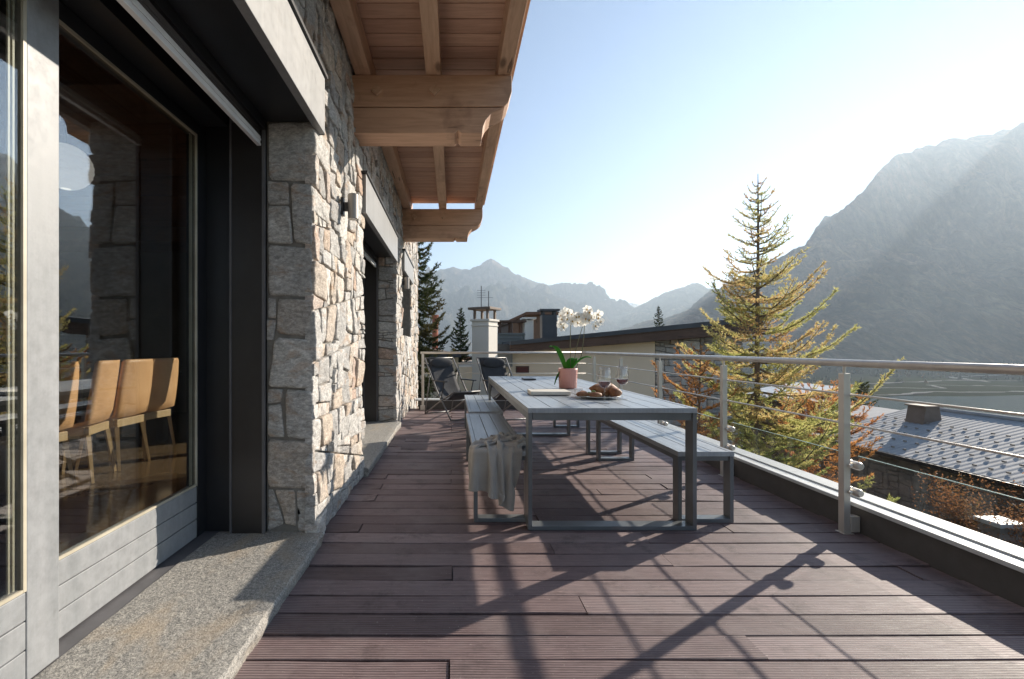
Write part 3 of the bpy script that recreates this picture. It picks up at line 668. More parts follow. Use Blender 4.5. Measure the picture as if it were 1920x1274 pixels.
o = MB().box(.80, .935, 5.05, 5.25, TZ+.002, TZ+.016).build('ashtray', M['dark'], None, (.86, 5.15, TZ), bevel=.004); tag(o, 'flat dark slate tray near the far end of the table', 'tray')
g = thing('tumbler', (.935, 3.36, TZ), 'small clear glass tumbler between the board and the bread plate', 'glass')
MB().lathe([(0, .002), (.024, .002), (.028, .01), (.030, .062), (.0285, .062), (.0265, .012), (0, .009)], (.935, 3.36, TZ), 24).build('glass_body', M['stemglass'], g, smooth=True)

# ------------------------------------------------------------------ folding sling chairs at the far rail
M['sling'] = simple('charcoal_sling', (.045,.048,.055), (.032,.035,.04), 9, .85, bump=.3, bscale=300, bdist=.001)
M['chairframe'] = simple('grey_chair_tube', (.22,.215,.21), (.15,.15,.15), 9, .45, metal=.4, bump=.05)
def sling_chair(x, y, rz, label):
    o = thing('folding_chair', (0, 0, 0), label, 'deck chair', 'sling chairs by the far railing'); w = .27
    for s in (-1, 1):
        MB().tube([(s*w, -.42, .93), (s*w, -.02, .42), (s*w, .40, .012)], .0125, 10).build('long_rail', M['chairframe'], o, smooth=True)
        MB().tube([(s*(w-.03), -.46, .012), (s*(w-.03), -.02, .235), (s*(w-.03), .42, .43)], .0125, 10).build('seat_rail', M['chairframe'], o, smooth=True)
        MB().tube([(s*(w-.015), -.26, .70), (s*(w-.015), -.44, .012)], .009, 8).build('prop', M['chairframe'], o, smooth=True)
        MB().box(s*w-.022, s*w+.022, -.15, .26, .575, .592).tube([(s*w, .20, .575), (s*w, .10, .30)], .008, 8).build('armrest', M['dark'], o, bevel=.004)
    for (yy, z, ww) in ((-.42, .93, w), (.42, .43, w-.03), (-.46, .015, w-.03), (.40, .015, w)): MB().tube([(-ww, yy, z), (ww, yy, z)], .011, 10).build('cross_bar', M['chairframe'], o, smooth=True)
    m = MB(); pts = [(-.415, .925), (-.34, .79), (-.27, .64), (-.17, .48), (-.05, .35), (.08, .29), (.22, .31), (.33, .37), (.42, .435)]; vs = []; n = 9
    for i, (a, b) in enumerate(pts):
        for k in range(n): u = k/(n-1)*2-1; vs.append((u*(w-.045), a, b-.018*(1-u*u)*math.sin(math.pi*i/8)))
    m.add(vs, [(i*n+k, i*n+k+1, (i+1)*n+k+1, (i+1)*n+k) for i in range(8) for k in range(n-1)]); q = m.build('sling', M['sling'], o, smooth=True); z = q.modifiers.new('t', 'SOLIDIFY'); z.thickness = .004
    MB().blob((0, -.335, .85), w-.055, .035, .085, 3, .03, 24, 16).build('head_cushion', M['sling'], o, smooth=True)
    o.location = (x, y, 0); o.rotation_euler.z = rz; return o
sling_chair(.0, 7.25, R(-148), 'grey framed folding chair with charcoal sling standing nearest the stone wall')
sling_chair(.80, 7.25, R(-160), 'grey framed folding chair with charcoal sling behind the far end of the table')

# ------------------------------------------------------------------ wall lamps
M['lampgrey'] = simple('lamp_housing', (.30,.28,.26), (.24,.225,.21), 6, .45, metal=.4, bump=.05)
def wall_lamp(y, label):
    o = thing('wall_lamp', (-.75, y, 2.07), label, 'wall lamp', 'outdoor wall lamps')
    MB().box(-.762, -.742, y-.028, y+.028, 2.01, 2.13).box(-.742, -.715, y-.012, y+.012, 2.04, 2.10).build('bracket', M['dark'], o, bevel=.003)
    MB().tube([(-.68, y, 1.985), (-.68, y, 2.155)], .036, 24).build('lamp_housing', M['lampgrey'], o, bevel=.003)
    for z in (1.9835, 2.1535): MB().tube([(-.68, y, z), (-.68, y, z+.003)], .030, 20).build('lamp_lens', M['stemglass'], o)
wall_lamp(3.11, 'grey cylinder wall lamp on the sunlit stone pier under the big bracket beam')
wall_lamp(6.80, 'grey cylinder wall lamp on the far pier beside the small window')

# ------------------------------------------------------------------ inside the room
M['tan'] = simple('tan_leather', (.80,.47,.24), (.66,.36,.17), 5, .5, bump=.3, bscale=40, bdist=.003)
M['oak'] = wood('pale_oak', (.55,.38,.20), (.42,.28,.14), 'z', .5)
def dining_chair(x, y, rz, label):
    o = thing('dining_chair', (0, 0, 0), label, 'chair', 'tan chairs at the indoor table'); n = 9
    prof = [(.23, .455), (.10, .44), (-.08, .43), (-.16, .45), (-.205, .52), (-.225, .64), (-.245, .78), (-.262, .90), (-.268, .925)]; vs = []
    for i, (a, b) in enumerate(prof):
        hw = [.21, .225, .23, .23, .232, .232, .225, .21, .19][i]; cv = .035 if i > 3 else .012
        for k in range(n): u = k/(n-1)*2-1; vs.append((u*hw, a+(cv*u*u if i > 3 else 0), b+(cv*u*u if i <= 3 else 0)))
    q = MB().add(vs, [(i*n+k, i*n+k+1, (i+1)*n+k+1, (i+1)*n+k) for i in range(8) for k in range(n-1)]).build('shell', M['tan'], o, smooth=True); z = q.modifiers.new('t', 'SOLIDIFY'); z.thickness = .03; z.offset = 0
    MB().box(-.19, .19, -.165, -.135, .36, .425).box(-.19, .19, .15, .18, .36, .425).box(-.20, -.172, -.134, .149, .36, .425).box(.172, .20, -.134, .149, .36, .425).build('seat_frame', M['oak'], o, bevel=.004)
    for sx_ in (-1, 1):
        for sy_ in (-1, 1): MB().tube([(sx_*.178, sy_*.15, .359), (sx_*.215, sy_*.20, .002)], [.024, .015], 4).build('leg', M['oak'], o)
    o.location = (x, y, .079); o.rotation_euler.z = rz; return o
for y, rz, lb in ((3.12, 84, 'tan leather dining chair indoors, only its pale legs showing beside the door stile'), (3.54, 104, 'tan leather dining chair indoors turned sideways, left of two lit backs'), (3.93, 88, 'tan leather dining chair indoors with its full back in the sun'), (4.31, 80, 'tan leather dining chair indoors, farthest right behind the door glass')):
    dining_chair(-2.93, y, R(rz), lb).scale = (.82, .92, 1)
tb = thing('indoor_table', (-3.4, 3.7, .078), 'dark dining table seen through the glass door behind the tan chairs', 'table')
MB().box(-4.1, -3.10, 2.1, 5.2, .79, .83).build('tabletop', M['dark2'], tb, bevel=.004)
for x in (-4.0, -3.2):
    for y in (2.3, 5.0): MB().box(x-.04, x+.04, y-.04, y+.04, .079, .789).build('leg', M['dark2'], tb)
pn = thing('pendant_lamp', (-2.6, 3.05, 2.3), 'round white pleated paper lamp hanging inside the room', 'pendant lamp')
m = MB(); pr = [(.15*math.sin(math.pi*(.06+.88*k/24))*(1+.03*(k % 2)), .15*math.cos(math.pi*(.06+.88*k/24))) for k in range(25)]
t = NT('lit_paper'); t.set((.75,.74,.70), .8); t.p.inputs['Emission Color'].default_value = (1, .93, .85, 1); t.p.inputs['Emission Strength'].default_value = .12; M['paper'] = t.m
m.lathe(pr, (-2.6, 3.05, 2.32), 32).build('paper_shade', M['paper'], pn); MB().tube([(-2.6, 3.05, 2.46), (-2.6, 3.05, 2.62)], .004, 6).build('cord', M['dark'], pn)

# ------------------------------------------------------------------ ground, valley, lake
def gz(x, y):
    d = math.hypot(max(0, x-6)*.55, max(0, y-13)); z = -4.75-54*(1-math.exp(-max(0, d-3)/165))
    z += min(1, d/60)*3.0*noise.noise(V(x*.011, y*.011, 3))+min(1, d/40)*.9*noise.noise(V(x*.06, y*.06, 5))+.12*noise.noise(V(x*.5, y*.5, 1))
    far = min(1, max(0, (d-330)/150)); return z*(1-far)+(-58.9+.8*noise.noise(V(x*.004, y*.004, 9)))*far
def lin(a, b, n): return [a+(b-a)*i/n for i in range(n)]
gx = lin(-9000, -1000, 8)+lin(-1000, -60, 12)+lin(-60, -6, 14)+lin(-6, 40, 92)+lin(40, 160, 60)+lin(160, 1400, 80)+lin(1400, 9000, 12)+[9000]
gy = lin(-1500, -60, 6)+lin(-60, -4, 10)+lin(-4, 40, 88)+lin(40, 160, 60)+lin(160, 1200, 80)+lin(1200, 12000, 14)+[12000]
mb = MB(); n = len(gy)
mb.add([(x, y, gz(x, y)) for x in gx for y in gy], [(i*n+j, (i+1)*n+j, (i+1)*n+j+1, i*n+j+1) for i in range(len(gx)-1) for j in range(n-1)])
t = NT('valley_ground'); a = t.noise(.02, 8, .65); b = t.noise(.5, 8, .7); c3 = t.noise(14, 6, .7)
c = t.ramp(a, [(.36, (.018,.024,.012)), (.47, (.036,.036,.022)), (.58, (.024,.031,.015)), (.68, (.055,.047,.032))])
c = t.mix(c, t.ramp(b, [(.3, (.55,.6,.5)), (.7, (1.4,1.35,1.25))]), .8, 'MULTIPLY'); c = t.mix(c, t.ramp(c3, [(.3, (.5,.55,.45)), (.7, (1.5,1.4,1.3))]), .8, 'MULTIPLY')
t.set(c, 1.0, 0, 0.0); tag(mb.build('ground', t.m, smooth=True), kind='structure')
def flat_poly(name, pts, z, m):
    o = MB().add([(x, y, z) for x, y in pts], [tuple(range(len(pts)))]).build(name, m); return tag(o, kind='structure')
t = NT('lake_water'); t.set((.03,.055,.045), .08, 0, .4); t.bump(t.noise(.6, 4, .6, (1, 3, 1)), .3, .04)
lake = [(360, 395), (420, 372), (520, 368), (700, 378), (1000, 400), (1500, 430), (2200, 470), (2200, 640), (1500, 600), (1000, 570), (760, 565), (620, 540), (540, 545), (455, 520), (400, 470)]
flat_poly('lake', lake, -57.2, t.m)
M['gravel'] = simple('pale_gravel', (.24,.235,.22), (.13,.128,.12), .2, 1.0, bump=0, spec=0)
def path(pts, w, z):
    vs = []; fs = []; cur = []
    for i in range(len(pts)-1):
        for k in range(14):
            q = Vector(pts[i]).lerp(Vector(pts[i+1]), k/14); q.y += 16*noise.noise(V(q.x*.012, z*3, 0))+7*noise.noise(V(q.x*.04, z*3, 4)); cur.append(q)
    cur.append(Vector(pts[-1]))
    for i, p in enumerate(cur):
        d = (cur[min(i+1, len(cur)-1)]-cur[max(0, i-1)]).normalized(); nrm = Vector((-d.y, d.x)); ww = w*max(.1, 1+1.6*noise.noise(V(i*.35, z, 0))); vs += [(*(p+nrm*ww/2), z), (*(p-nrm*ww/2), z)]
    return tag(MB().add(vs, [(2*i, 2*i+1, 2*i+3, 2*i+2) for i in range(len(cur)-1)]).build('path', M['gravel']), kind='structure')
path([(520, 560), (640, 590), (760, 600), (900, 620), (1100, 625), (1600, 660)], 9, -57.0)
path([(560, 640), (700, 650), (740, 700), (820, 690), (900, 640)], 6, -56.9)
path([(640, 720), (760, 760), (900, 800), (1200, 790), (1700, 820)], 8, -56.8)
path([(900, 760), (980, 900), (1300, 1000), (1900, 980)], 12, -56.7)

# ------------------------------------------------------------------ mountains
def rock(name, c1, c2, c3, snow=None, s=1.0, snowpos=.66):
    t = NT(name); a = t.noise(.0035*s, 10, .68, (1, 1, .5)); b = t.noise(.02*s, 8, .72, (1.6, 1, .35), 1.0); d = t.noise(.0012*s, 6, .6); g = t.noise(.0042*s, 9, .75, (2.2, 1, .3), 1.5)
    c = t.ramp(a, [(.34, c1), (.5, c2), (.66, c3)]); c = t.mix(c, t.ramp(b, [(.34, (.5,.52,.5)), (.5, (1,1,1)), (.66, (1.6,1.55,1.45))]), .7, 'MULTIPLY')
    c = t.mix(c, t.ramp(g, [(.38, (.45,.5,.47)), (.5, (1,1,1)), (.6, (1.9,1.8,1.7))]), .85, 'MULTIPLY')
    c = t.mix(c, t.ramp(d, [(.4, (.6,.72,.55)), (.6, (1.3,1.15,1.05))]), .8, 'MULTIPLY')
    if snow:
        m = t.ramp(t.noise(.006*s, 7, .7, (1, 1, 1.6)), [(snowpos, (0,0,0)), (snowpos+.05, (1,1,1))]); c = t.mix(c, (.75,.77,.80), t.math('MULTIPLY', m, snow))
    t.set(c, 1.0, 0, 0.0); t.bump(b, 1.0, 25/s); return t.m
def mountain(name, pts, Y0, front, back, foot, mat, seed, rough=.16, cols=300, rows=110, skew=0, crag=.006):
    W = [at(a, b, Y0) for a, b in pts]; L = [0]
    for i in range(1, len(W)): L.append(W[i].x)
    x0, x1 = W[0].x, W[-1].x; vs = []; fs = []; j = 0
    xs = [w.x for w in W]; zs = [w.z for w in W]
    span = max(zs)-foot
    for i in range(cols+1):
        x = x0+(x1-x0)*i/cols; z = float(np.interp(x, xs, zs))
        z += span*(.010*noise.fractal(V(x/span*14, seed, 0), .9, 2, 5)+crag*(noise.ridged_multi_fractal(V(x/span*9, seed+4, 0), .8, 2.2, 6, 1, 2)-1.0))
        for r_ in range(rows+1):
            v = (r_/rows*2-1); v = math.copysign(abs(v)**1.35, v); a = abs(v); yy = Y0+(front if v < 0 else back)*v
            h = (z-foot)*((1-a)**1.12)
            n1 = noise.ridged_multi_fractal(V(x/span*1.5+seed+v*skew, yy/span*.85, seed), .9, 2.1, 7, 1.0, 2.0)-1.0
            n2 = noise.fractal(V(x/span*6, yy/span*5, seed+9), .8, 2.1, 6)
            env = min(1, a*5)*min(1, (1-a)*3.2); h += span*env*(rough*n1*.85+.05*n2)*min(1, (z-foot)/span*1.6)
            vs.append((x+span*.03*n2*env, yy, foot+h-(3 if a > .995 else 0)))
    n = rows+1
    for i in range(cols):
        for r_ in range(rows): fs.append((i*n+r_, (i+1)*n+r_, (i+1)*n+r_+1, i*n+r_+1))
    return tag(MB().add(vs, fs).build(name, mat, smooth=True), kind='structure')
mountain('mountain', [(-500, 560), (300, 470), (600, 500), (740, 530), (790, 513), (820, 508), (835, 506), (852, 501), (866, 508), (880, 506), (898, 499), (912, 490), (920, 485), (928, 490), (945, 499), (962, 511), (985, 523), (1010, 532), (1045, 538), (1075, 546), (1100, 553), (1110, 560), (1122, 557), (1132, 563), (1146, 583), (1190, 600), (1260, 640)],
         7600, 3000, 2500, -62, rock('far_rock', (.035,.045,.035), (.075,.066,.055), (.14,.125,.11), .8, .55, .66), 2.0, .24, 560, 130, .6, .010)
mountain('mountain', [(1080, 630), (1120, 600), (1150, 586), (1168, 572), (1184, 568), (1200, 572), (1240, 560), (1300, 560), (1400, 600)], 9500, 2500, 2500, -62, rock('pale_rock', (.22,.22,.22), (.3,.3,.3), (.38,.37,.36), .9, .5, .5), 7.0, .12, 120, 70)
mountain('mountain', [(1000, 652), (1090, 622), (1140, 600), (1185, 582), (1215, 566), (1245, 550), (1265, 543), (1283, 538), (1298, 531), (1310, 537), (1325, 541), (1345, 542), (1370, 552), (1420, 560), (1500, 540), (1700, 520), (2000, 600)],
         6200, 2600, 2500, -62, rock('mid_rock', (.07,.09,.055), (.12,.115,.085), (.17,.155,.135), .5, .6, .70), 5.0, .18, 300, 110, .5)
mountain('mountain', [(1040, 668), (1140, 645), (1200, 622), (1250, 600), (1300, 583), (1350, 561), (1400, 532), (1450, 500), (1480, 480), (1520, 448), (1550, 424), (1580, 398), (1600, 379), (1618, 361), (1632, 345), (1648, 327), (1662, 307), (1680, 296), (1700, 288), (1716, 281), (1740, 274), (1765, 267), (1790, 262), (1812, 264), (1832, 259), (1856, 251), (1880, 247), (1920, 243), (1990, 225), (2080, 240), (2200, 260), (2350, 330), (2550, 420), (3000, 520), (3600, 600)],
         3300, 1450, 1800, -60, rock('near_rock', (.060,.055,.032), (.125,.088,.058), (.18,.14,.105), .5, 1.0, .72), 11.0, .27, 520, 160, .35, .014)

# ------------------------------------------------------------------ trees
M['bark'] = simple('rough_bark', (.20,.155,.115), (.10,.078,.06), 14, .95, bump=.9, bscale=30, bdist=.012, sc=(1,1,.3))
M['larch'] = leafmat('larch_needles', [(0, (.34,.38,.12)), (.4, (.54,.53,.19)), (.7, (.68,.60,.26)), (.88, (.68,.50,.23)), (1, (.60,.36,.17))], .55)
M['orange'] = leafmat('orange_needles', [(0, (.55,.27,.09)), (.5, (.62,.31,.11)), (1, (.50,.20,.07))], .55)
M['spruce'] = leafmat('spruce_needles', [(0, (.022,.040,.018)), (.6, (.045,.062,.024)), (1, (.085,.085,.030))], .2)
M['spruce2'] = leafmat('olive_needles', [(0, (.040,.060,.022)), (.5, (.085,.090,.035)), (1, (.15,.12,.05))], .3)
def needle_tree(name, label, base, H, rad, nb, rnd, leafm, h0=.06, droop=.15, curl=.5, nl=.05, nw=.011, dens=60, twig=.34, group=None, trunk_r=.09, tone=(.1, .9), lowtone=None, pend=.0, lean=(0, 0), step=.10, jig=((.8, 1.2), (.8, 1.2)), lj=(.72, 1.18)):
    """trunk with limbs, crown of short needles set along every twig; base in world, rad(t) = crown radius at relative height t"""
    o = thing(name, base, label, 'tree', group); B = Vector(base); tr = MB(); lv = []; lf = []; lt = []
    wob = lambda t: B+V(lean[0]*t+.05*H*.15*noise.noise(V(t*3, B.x, 1)), lean[1]*t+.05*H*.15*noise.noise(V(t*3, B.x, 7)), H*t)
    tr.tube([wob(i/16) for i in range(17)], [trunk_r*(1-i/16)**.8+.006 for i in range(17)], 10)
    def needles(a, b, tn, k=1.0):
        d = b-a; L = d.length; d = d/L if L else V(0, 0, 1); m = max(2, int(L*dens*k))
        for q in range(m):
            p = a+d*(L*rnd.random()); s_ = V(rnd.gauss(0, 1), rnd.gauss(0, 1), rnd.gauss(0, 1)+.25).normalized(); dr = (s_+d*.7).normalized(); sd = dr.cross(V(rnd.random(), rnd.random(), rnd.random())).normalized()*nw*.5
            l_ = nl*rnd.uniform(.6, 1.3); i = len(lv); lv.extend((p-sd, p+sd, p+dr*l_)); lf.append((i, i+1, i+2)); lt.append(min(1, max(0, tn+rnd.gauss(0, .12))))
    for i in range(nb):
        t = h0+(1-h0)*((i+.5)/nb)**.92*.985; az = i*2.39996+rnd.uniform(-.4, .4); L = rad(t, az)*rnd.uniform(*lj)
        if L < .05: continue
        p0 = wob(t); dirv = V(math.cos(az), math.sin(az), 0); curl_ = curl*rnd.uniform(*jig[0]); droop_ = droop*rnd.uniform(*jig[1]); n = max(4, int(L/.12)); pts = []; bt = rnd.uniform(*tone) if not lowtone or t > .45 else rnd.uniform(*lowtone)
        up0 = rnd.uniform(-.1, .15)+max(0, t-.6)*.9
        sidew = rnd.uniform(-.25, .25)
        for k in range(n+1):
            u = k/n; z = L*(up0*u-droop_*math.sin(u*math.pi*.8)+curl_*u**2.4*.6); pts.append(p0+dirv*(L*u)+V(-dirv.y, dirv.x, 0)*(sidew*L*u*u)+V(0, 0, z+.02*noise.noise(V(u*6, i, 0))))
        tr.tube(pts, [max(.003, (.010+.008*L)*(1-u/n)+.003) for u in range(n+1)], 5, cap=False)
        tk = 1 if not lowtone else float(np.interp(t, [.45, .8], [1, .55]))
        for k in range(1, n): needles(pts[k], pts[k+1], bt, (.8 if k > n*.2 else .3)*tk)
        s_ = .12*L
        while s_ < L*.98:
            u = s_/L; k = min(n-1, int(u*n)); a = pts[k].lerp(pts[k+1], u*n-k); d = (pts[k+1]-pts[k]).normalized()
            for sd in (-1, 1):
                if rnd.random() < .12: continue
                tl = twig*(1-u*.65)*rnd.uniform(.5, 1.3)*min(1, L/.9); side = d.cross(V(0, 0, 1)).normalized()*sd
                q1 = a+(d*.55+side*.75+V(0, 0, rnd.uniform(-.15, .25)-pend)).normalized()*tl*.55; q2 = q1+(d*.75+side*.35+V(0, 0, rnd.uniform(0, .5)-pend*1.4)).normalized()*tl*.5
                tr.tube([a, q1, q2], [.0045, .003, .002], 3, cap=False); needles(a, q1, bt, tk); needles(q1, q2, bt, 1.2*tk)
            s_ += step*rnd.uniform(.7, 1.3)
    m = MB(); m.v = [tuple(v) for v in lv]; m.f = lf; m.t = lt; m.build('crown', leafm, o); tr.build('trunk', M['bark'], o); return o
rt = random.Random(21)
def lrad(t, az):
    r_ = float(np.interp(t, [0, .25, .45, .55, .62, .70, .78, .86, .93, 1], [1.9, 1.95, 1.85, 1.6, 1.3, 1.0, .95, .62, .30, .05]))
    return r_*(1.0+.10*math.cos(az-.3))
needle_tree('larch_tree', 'tall golden green larch rising above the railing in front of the hazy mountain', (6.06, 9.0, -4.65), 9.2, lrad, 185, rt, M['larch'], .08, .16, .62, .052, .015, 165, .42, None, .085, (.2, 1.0), (.0, .6), pend=.08, step=.085, jig=((.5, 1.9), (-.6, 2.2)), lj=(.38, 1.12))
needle_tree('larch_tree', 'low orange larch with twisted thin trunk beside the stone gable, left of the tall larch', (4.75, 8.7, -4.6), 5.7, lambda t, az: float(np.interp(t, [0, .4, .6, .85, 1], [.2, .6, .95, .6, .1]))*(1+.25*math.cos(az-3.0)), 44, rt, M['orange'], .45, .05, .9, .055, .015, 120, .32, None, .045)
needle_tree('larch_tree', 'low orange larch spreading its branches above the slate roof behind the second post', (8.65, 10.6, -4.7), 4.75, lambda t, az: float(np.interp(t, [0, .5, .8, 1], [.2, .7, 1.15, .3])), 44, rt, M['orange'], .5, .0, .85, .055, .015, 120, .36, None, .05)
needle_tree('spruce_tree', 'tall olive spruce rising from behind the corner of the stone wall', (-1.15, 14.2, -4.8), 10.2, lambda t, az: 2.15*(1-t)**.8+.08, 130, rt, M['spruce2'], .25, .30, .45, .085, .026, 130, .42, None, .13, (0, 1), None, .25, step=.09)
needle_tree('spruce_tree', 'small dark conical spruce left of the white chimney', (.42, 22, -5.4), 8.5, lambda t, az: 1.5*(1-t)**.85+.05, 130, rt, M['spruce'], .25, .28, .3, .10, .040, 100, .36, None, .09, (0, .6), None, .15, step=.09)
needle_tree('spruce_tree', 'dark spruce tip standing over the brown roof edge before the valley', (18.2, 40, -9), 13.8, lambda t, az: 2.6*(1-t)**.9+.06, 110, rt, M['spruce'], .5, .25, .3, .14, .05, 22, .5, None, .12, (0, .6), step=.2)
needle_tree('pine_tree', 'small bright green pine top peeking out beyond the orange larch branches', (22.6, 25, -8.2), 7.4, lambda t, az: 1.5*(1-t)**.6+.1, 80, rt, M['spruce2'], .5, .1, .5, .12, .04, 28, .45, None, .09, (0, .6), step=.18)
needle_tree('spruce_tree', 'green spruce growing low behind the trunk of the tall larch', (9.2, 13.5, -4.9), 4.6, lambda t, az: 1.7*(1-t)**.7+.08, 90, rt, M['spruce2'], .1, .2, .4, .07, .020, 50, .42, None, .08, (0, .9), None, .1, step=.13)
needle_tree('spruce_tree', 'low bushy spruce filling the corner under the stone gable', (6.9, 12.6, -4.9), 3.9, lambda t, az: 1.5*(1-t)**.7+.08, 80, rt, M['spruce2'], .08, .2, .4, .07, .020, 50, .42, None, .08, (0, .9), None, .1, step=.13)
def shrub(label, c, r, h, leafm, n, rnd, lw=.03):
    o = thing('shrub', c, label, 'shrub'); c = Vector(c); st = MB(); lv = []; lf = []; lt = []
    for i in range(n):
        a = rnd.uniform(0, 6.28); e = rnd.uniform(.25, 1.0); L = rnd.uniform(.6, 1.0); p = c.copy(); d = V(math.cos(a)*r*e, math.sin(a)*r*e, h)*(1/6*L); pts = [p.copy()]
        for k in range(6): p = p+d+V(rnd.gauss(0, .03), rnd.gauss(0, .03), 0); d = d+V(math.cos(a)*.02, math.sin(a)*.02, -.018*h/2); pts.append(p.copy())
        st.tube(pts, [.012, .010, .008, .006, .005, .004, .003], 4, cap=False); tn = rnd.random()
        for k in range(2, 6):
            for q in range(22):
                b = pts[k].lerp(pts[k+1], rnd.random())+V(rnd.gauss(0, .10), rnd.gauss(0, .10), rnd.gauss(0, .08)); u = V(rnd.gauss(0, 1), rnd.gauss(0, 1), rnd.gauss(0, 1)).normalized(); w = u.cross(V(rnd.random(), .3, .5)).normalized()
                i0 = len(lv); lv.extend((b, b+u*lw+w*lw*.5, b+u*lw*2, b+u*lw-w*lw*.5)); lf.append((i0, i0+1, i0+2, i0+3)); lt.append(min(1, max(0, tn*.6+rnd.uniform(0, .4))))
    m = MB(); m.v = [tuple(v) for v in lv]; m.f = lf; m.t = lt; m.build('leaves', leafm, o); st.build('stems', M['bark'], o)
M['rust'] = leafmat('rusty_leaves', [(0, (.16,.12,.05)), (.4, (.28,.14,.065)), (1, (.44,.20,.09))], .35)
M['ylw'] = leafmat('yellow_green_leaves', [(0, (.10,.12,.035)), (.5, (.22,.21,.065)), (1, (.38,.29,.09))], .35)
shrub('large rust brown bush beyond the glass panel at the right edge', (12.0, 9.9, -4.7), 1.3, 3.2, M['rust'], 230, rt)
shrub('rust coloured bush spilling past the eaves of the slate roof', (11.3, 8.6, -4.7), 1.2, 2.3, M['rust'], 190, rt)
shrub('low yellow green bush left of the concrete post', (10.4, 10.1, -4.7), 1.1, 1.5, M['ylw'], 200, rt)
shrub('dark green shrub below the stone barn wall, behind the second post', (9.2, 12.0, -4.8), 1.2, 1.7, M['ylw'], 160, rt)
shrub('round shrub in front of the concrete post at the right', (11.2, 8.0, -4.7), .9, 1.4, M['ylw'], 150, rt)

# ------------------------------------------------------------------ far wood on the valley floor and the foot of the slopes
mb = MB(); rw = random.Random(31); cnt = 0
M['farwood'] = leafmat('far_wood', [(0, (.018,.026,.014)), (.6, (.040,.042,.020)), (1, (.12,.075,.03))], .1)
while cnt < 1500:
    x, y_ = rw.uniform(150, 2600), rw.uniform(760, 2150)
    if noise.noise(V(x*.0045, y_*.0045, 2)) < .08: continue
    cnt += 1; h = rw.uniform(5, 12); r_ = h*rw.uniform(.22, .45); n = 6; z = gz(x, y_)-.5; a0 = rw.random()
    ring = [(x+r_*rw.uniform(.7, 1.2)*math.cos(6.283*(k+a0)/n), y_+r_*rw.uniform(.7, 1.2)*math.sin(6.283*(k+a0)/n), z+h*rw.uniform(.05, .25)) for k in range(n)]
    mid = [(x+r_*.5*rw.uniform(.6, 1.3)*math.cos(6.283*(k+a0)/n), y_+r_*.5*rw.uniform(.6, 1.3)*math.sin(6.283*(k+a0)/n), z+h*rw.uniform(.45, .65)) for k in range(n)]
    mb.add([(x, y_, z)]+ring+mid+[(x, y_, z+h)], [(0, 1+(k+1) % n, 1+k) for k in range(n)]+[(1+k, 1+(k+1) % n, 7+(k+1) % n, 7+k) for k in range(n)]+[(7+k, 7+(k+1) % n, 13) for k in range(n)], rw.random())
tag(mb.build('far_wood', M['farwood']), kind='stuff')

# ------------------------------------------------------------------ concrete garden post
o = thing('garden_pillar', (11.35, 9.4, -4.8), 'short rough concrete pillar with pale flat cap among the bushes', 'pillar')
MB().box(11.12, 11.58, 9.2, 9.6, -4.9, -2.56).build('shaft', M['mortar'], o, bevel=.01); MB().box(11.07, 11.63, 9.15, 9.65, -2.558, -2.47).build('cap_stone', M['curb'], o, bevel=.01)

M['capbrown'] = simple('copper_brown_cap', (.20,.15,.12), (.16,.12,.09), 5, .7, bump=.1)
# ------------------------------------------------------------------ stone barn with ribbed roof
barn = thing('stone_barn', (15, 12, -4.8), 'low stone barn with grey ribbed sheet roof below the terrace on the right', 'barn')
rs = random.Random(9); m = MB()
ps = split(rect(-2, 16.3, -4.9, -2.08), .10, rs, 1.6); stones(m, ps, lambda y, z, d: (13.5-d, y, z), rs, joint=.012, depth=.05, k=.12)
M['darkstone'] = simple('dark_rubble', (.30,.265,.225), (.17,.15,.13), 3, .9, bump=.9, bscale=14, bdist=.03)
m.build('wall_stonework', M['darkstone'], barn, smooth=True)
MB().box(13.5, 20.3, -2, 16.3, -5.2, -2.10).prism([(13.6, -2.10), (20.2, -2.10), (17.0, -1.25)], 'y', -1.9, 16.2).build('wall', M['mortar'], barn)
t = NT('grey_roof_sheet'); t.set(t.ramp(t.noise(2.5, 7, .65), [(.3, (.26,.265,.27)), (.7, (.36,.365,.37))]), .8, 0, .25); t.bump(t.noise(30, 4, .6), .2, .004); M['sheet'] = t.m
def slope(a, b, za, zb):
    m = MB(); y = -2.4; k = 0; vs = []; fs = []
    while y < 16.6:
        for (yy, hh) in ((y, 0), (y+.05, .012), (y+.10, .012), (y+.15, 0)): vs.extend([(a, yy, za+hh), (b, yy, zb+hh), (a, yy, za+hh-.02), (b, yy, zb+hh-.02)])
        y += .19
    n = len(vs)//4
    for i in range(n-1): fs += [(4*i, 4*i+1, 4*i+5, 4*i+4), (4*i+2, 4*i+6, 4*i+7, 4*i+3), (4*i, 4*i+4, 4*i+6, 4*i+2)]
    return m.add(vs, fs)
rf_ = slope(13.1, 17.02, -2.06, -1.10).build('roof', M['sheet'], barn); slope(20.8, 17.03, -2.06, -1.10).build('roof', M['sheet'], barn)
MB().tube([(17.02, -2.4, -1.06), (17.02, 16.6, -1.06)], .07, 10).build('ridge_cap', M['sheet'], rf_)
m = MB()
for r_ in range(5):
    x = 13.45+r_*.55; y = 10.6+(r_ % 2)*.18
    while y < 16.4: zc = -2.06+(x-13.1)*.2449+.03; m.box(x-.02, x+.02, y-.04, y+.04, zc, zc+.04); y += .36
m.loose('snow_guard', M['darkstone'], rf_)
MB().box(13.04, 13.16, -2.4, 16.6, -2.17, -2.07).build('gutter', M['dark2'], rf_)
m = MB(); m.prism([(15.55, -1.6), (16.25, -1.6), (16.12, -.88), (15.68, -.88)], 'y', 15.0, 15.6).box(15.60, 16.2, 14.96, 15.64, -.879, -.83)
m.build('chimney', M['capbrown'], barn)
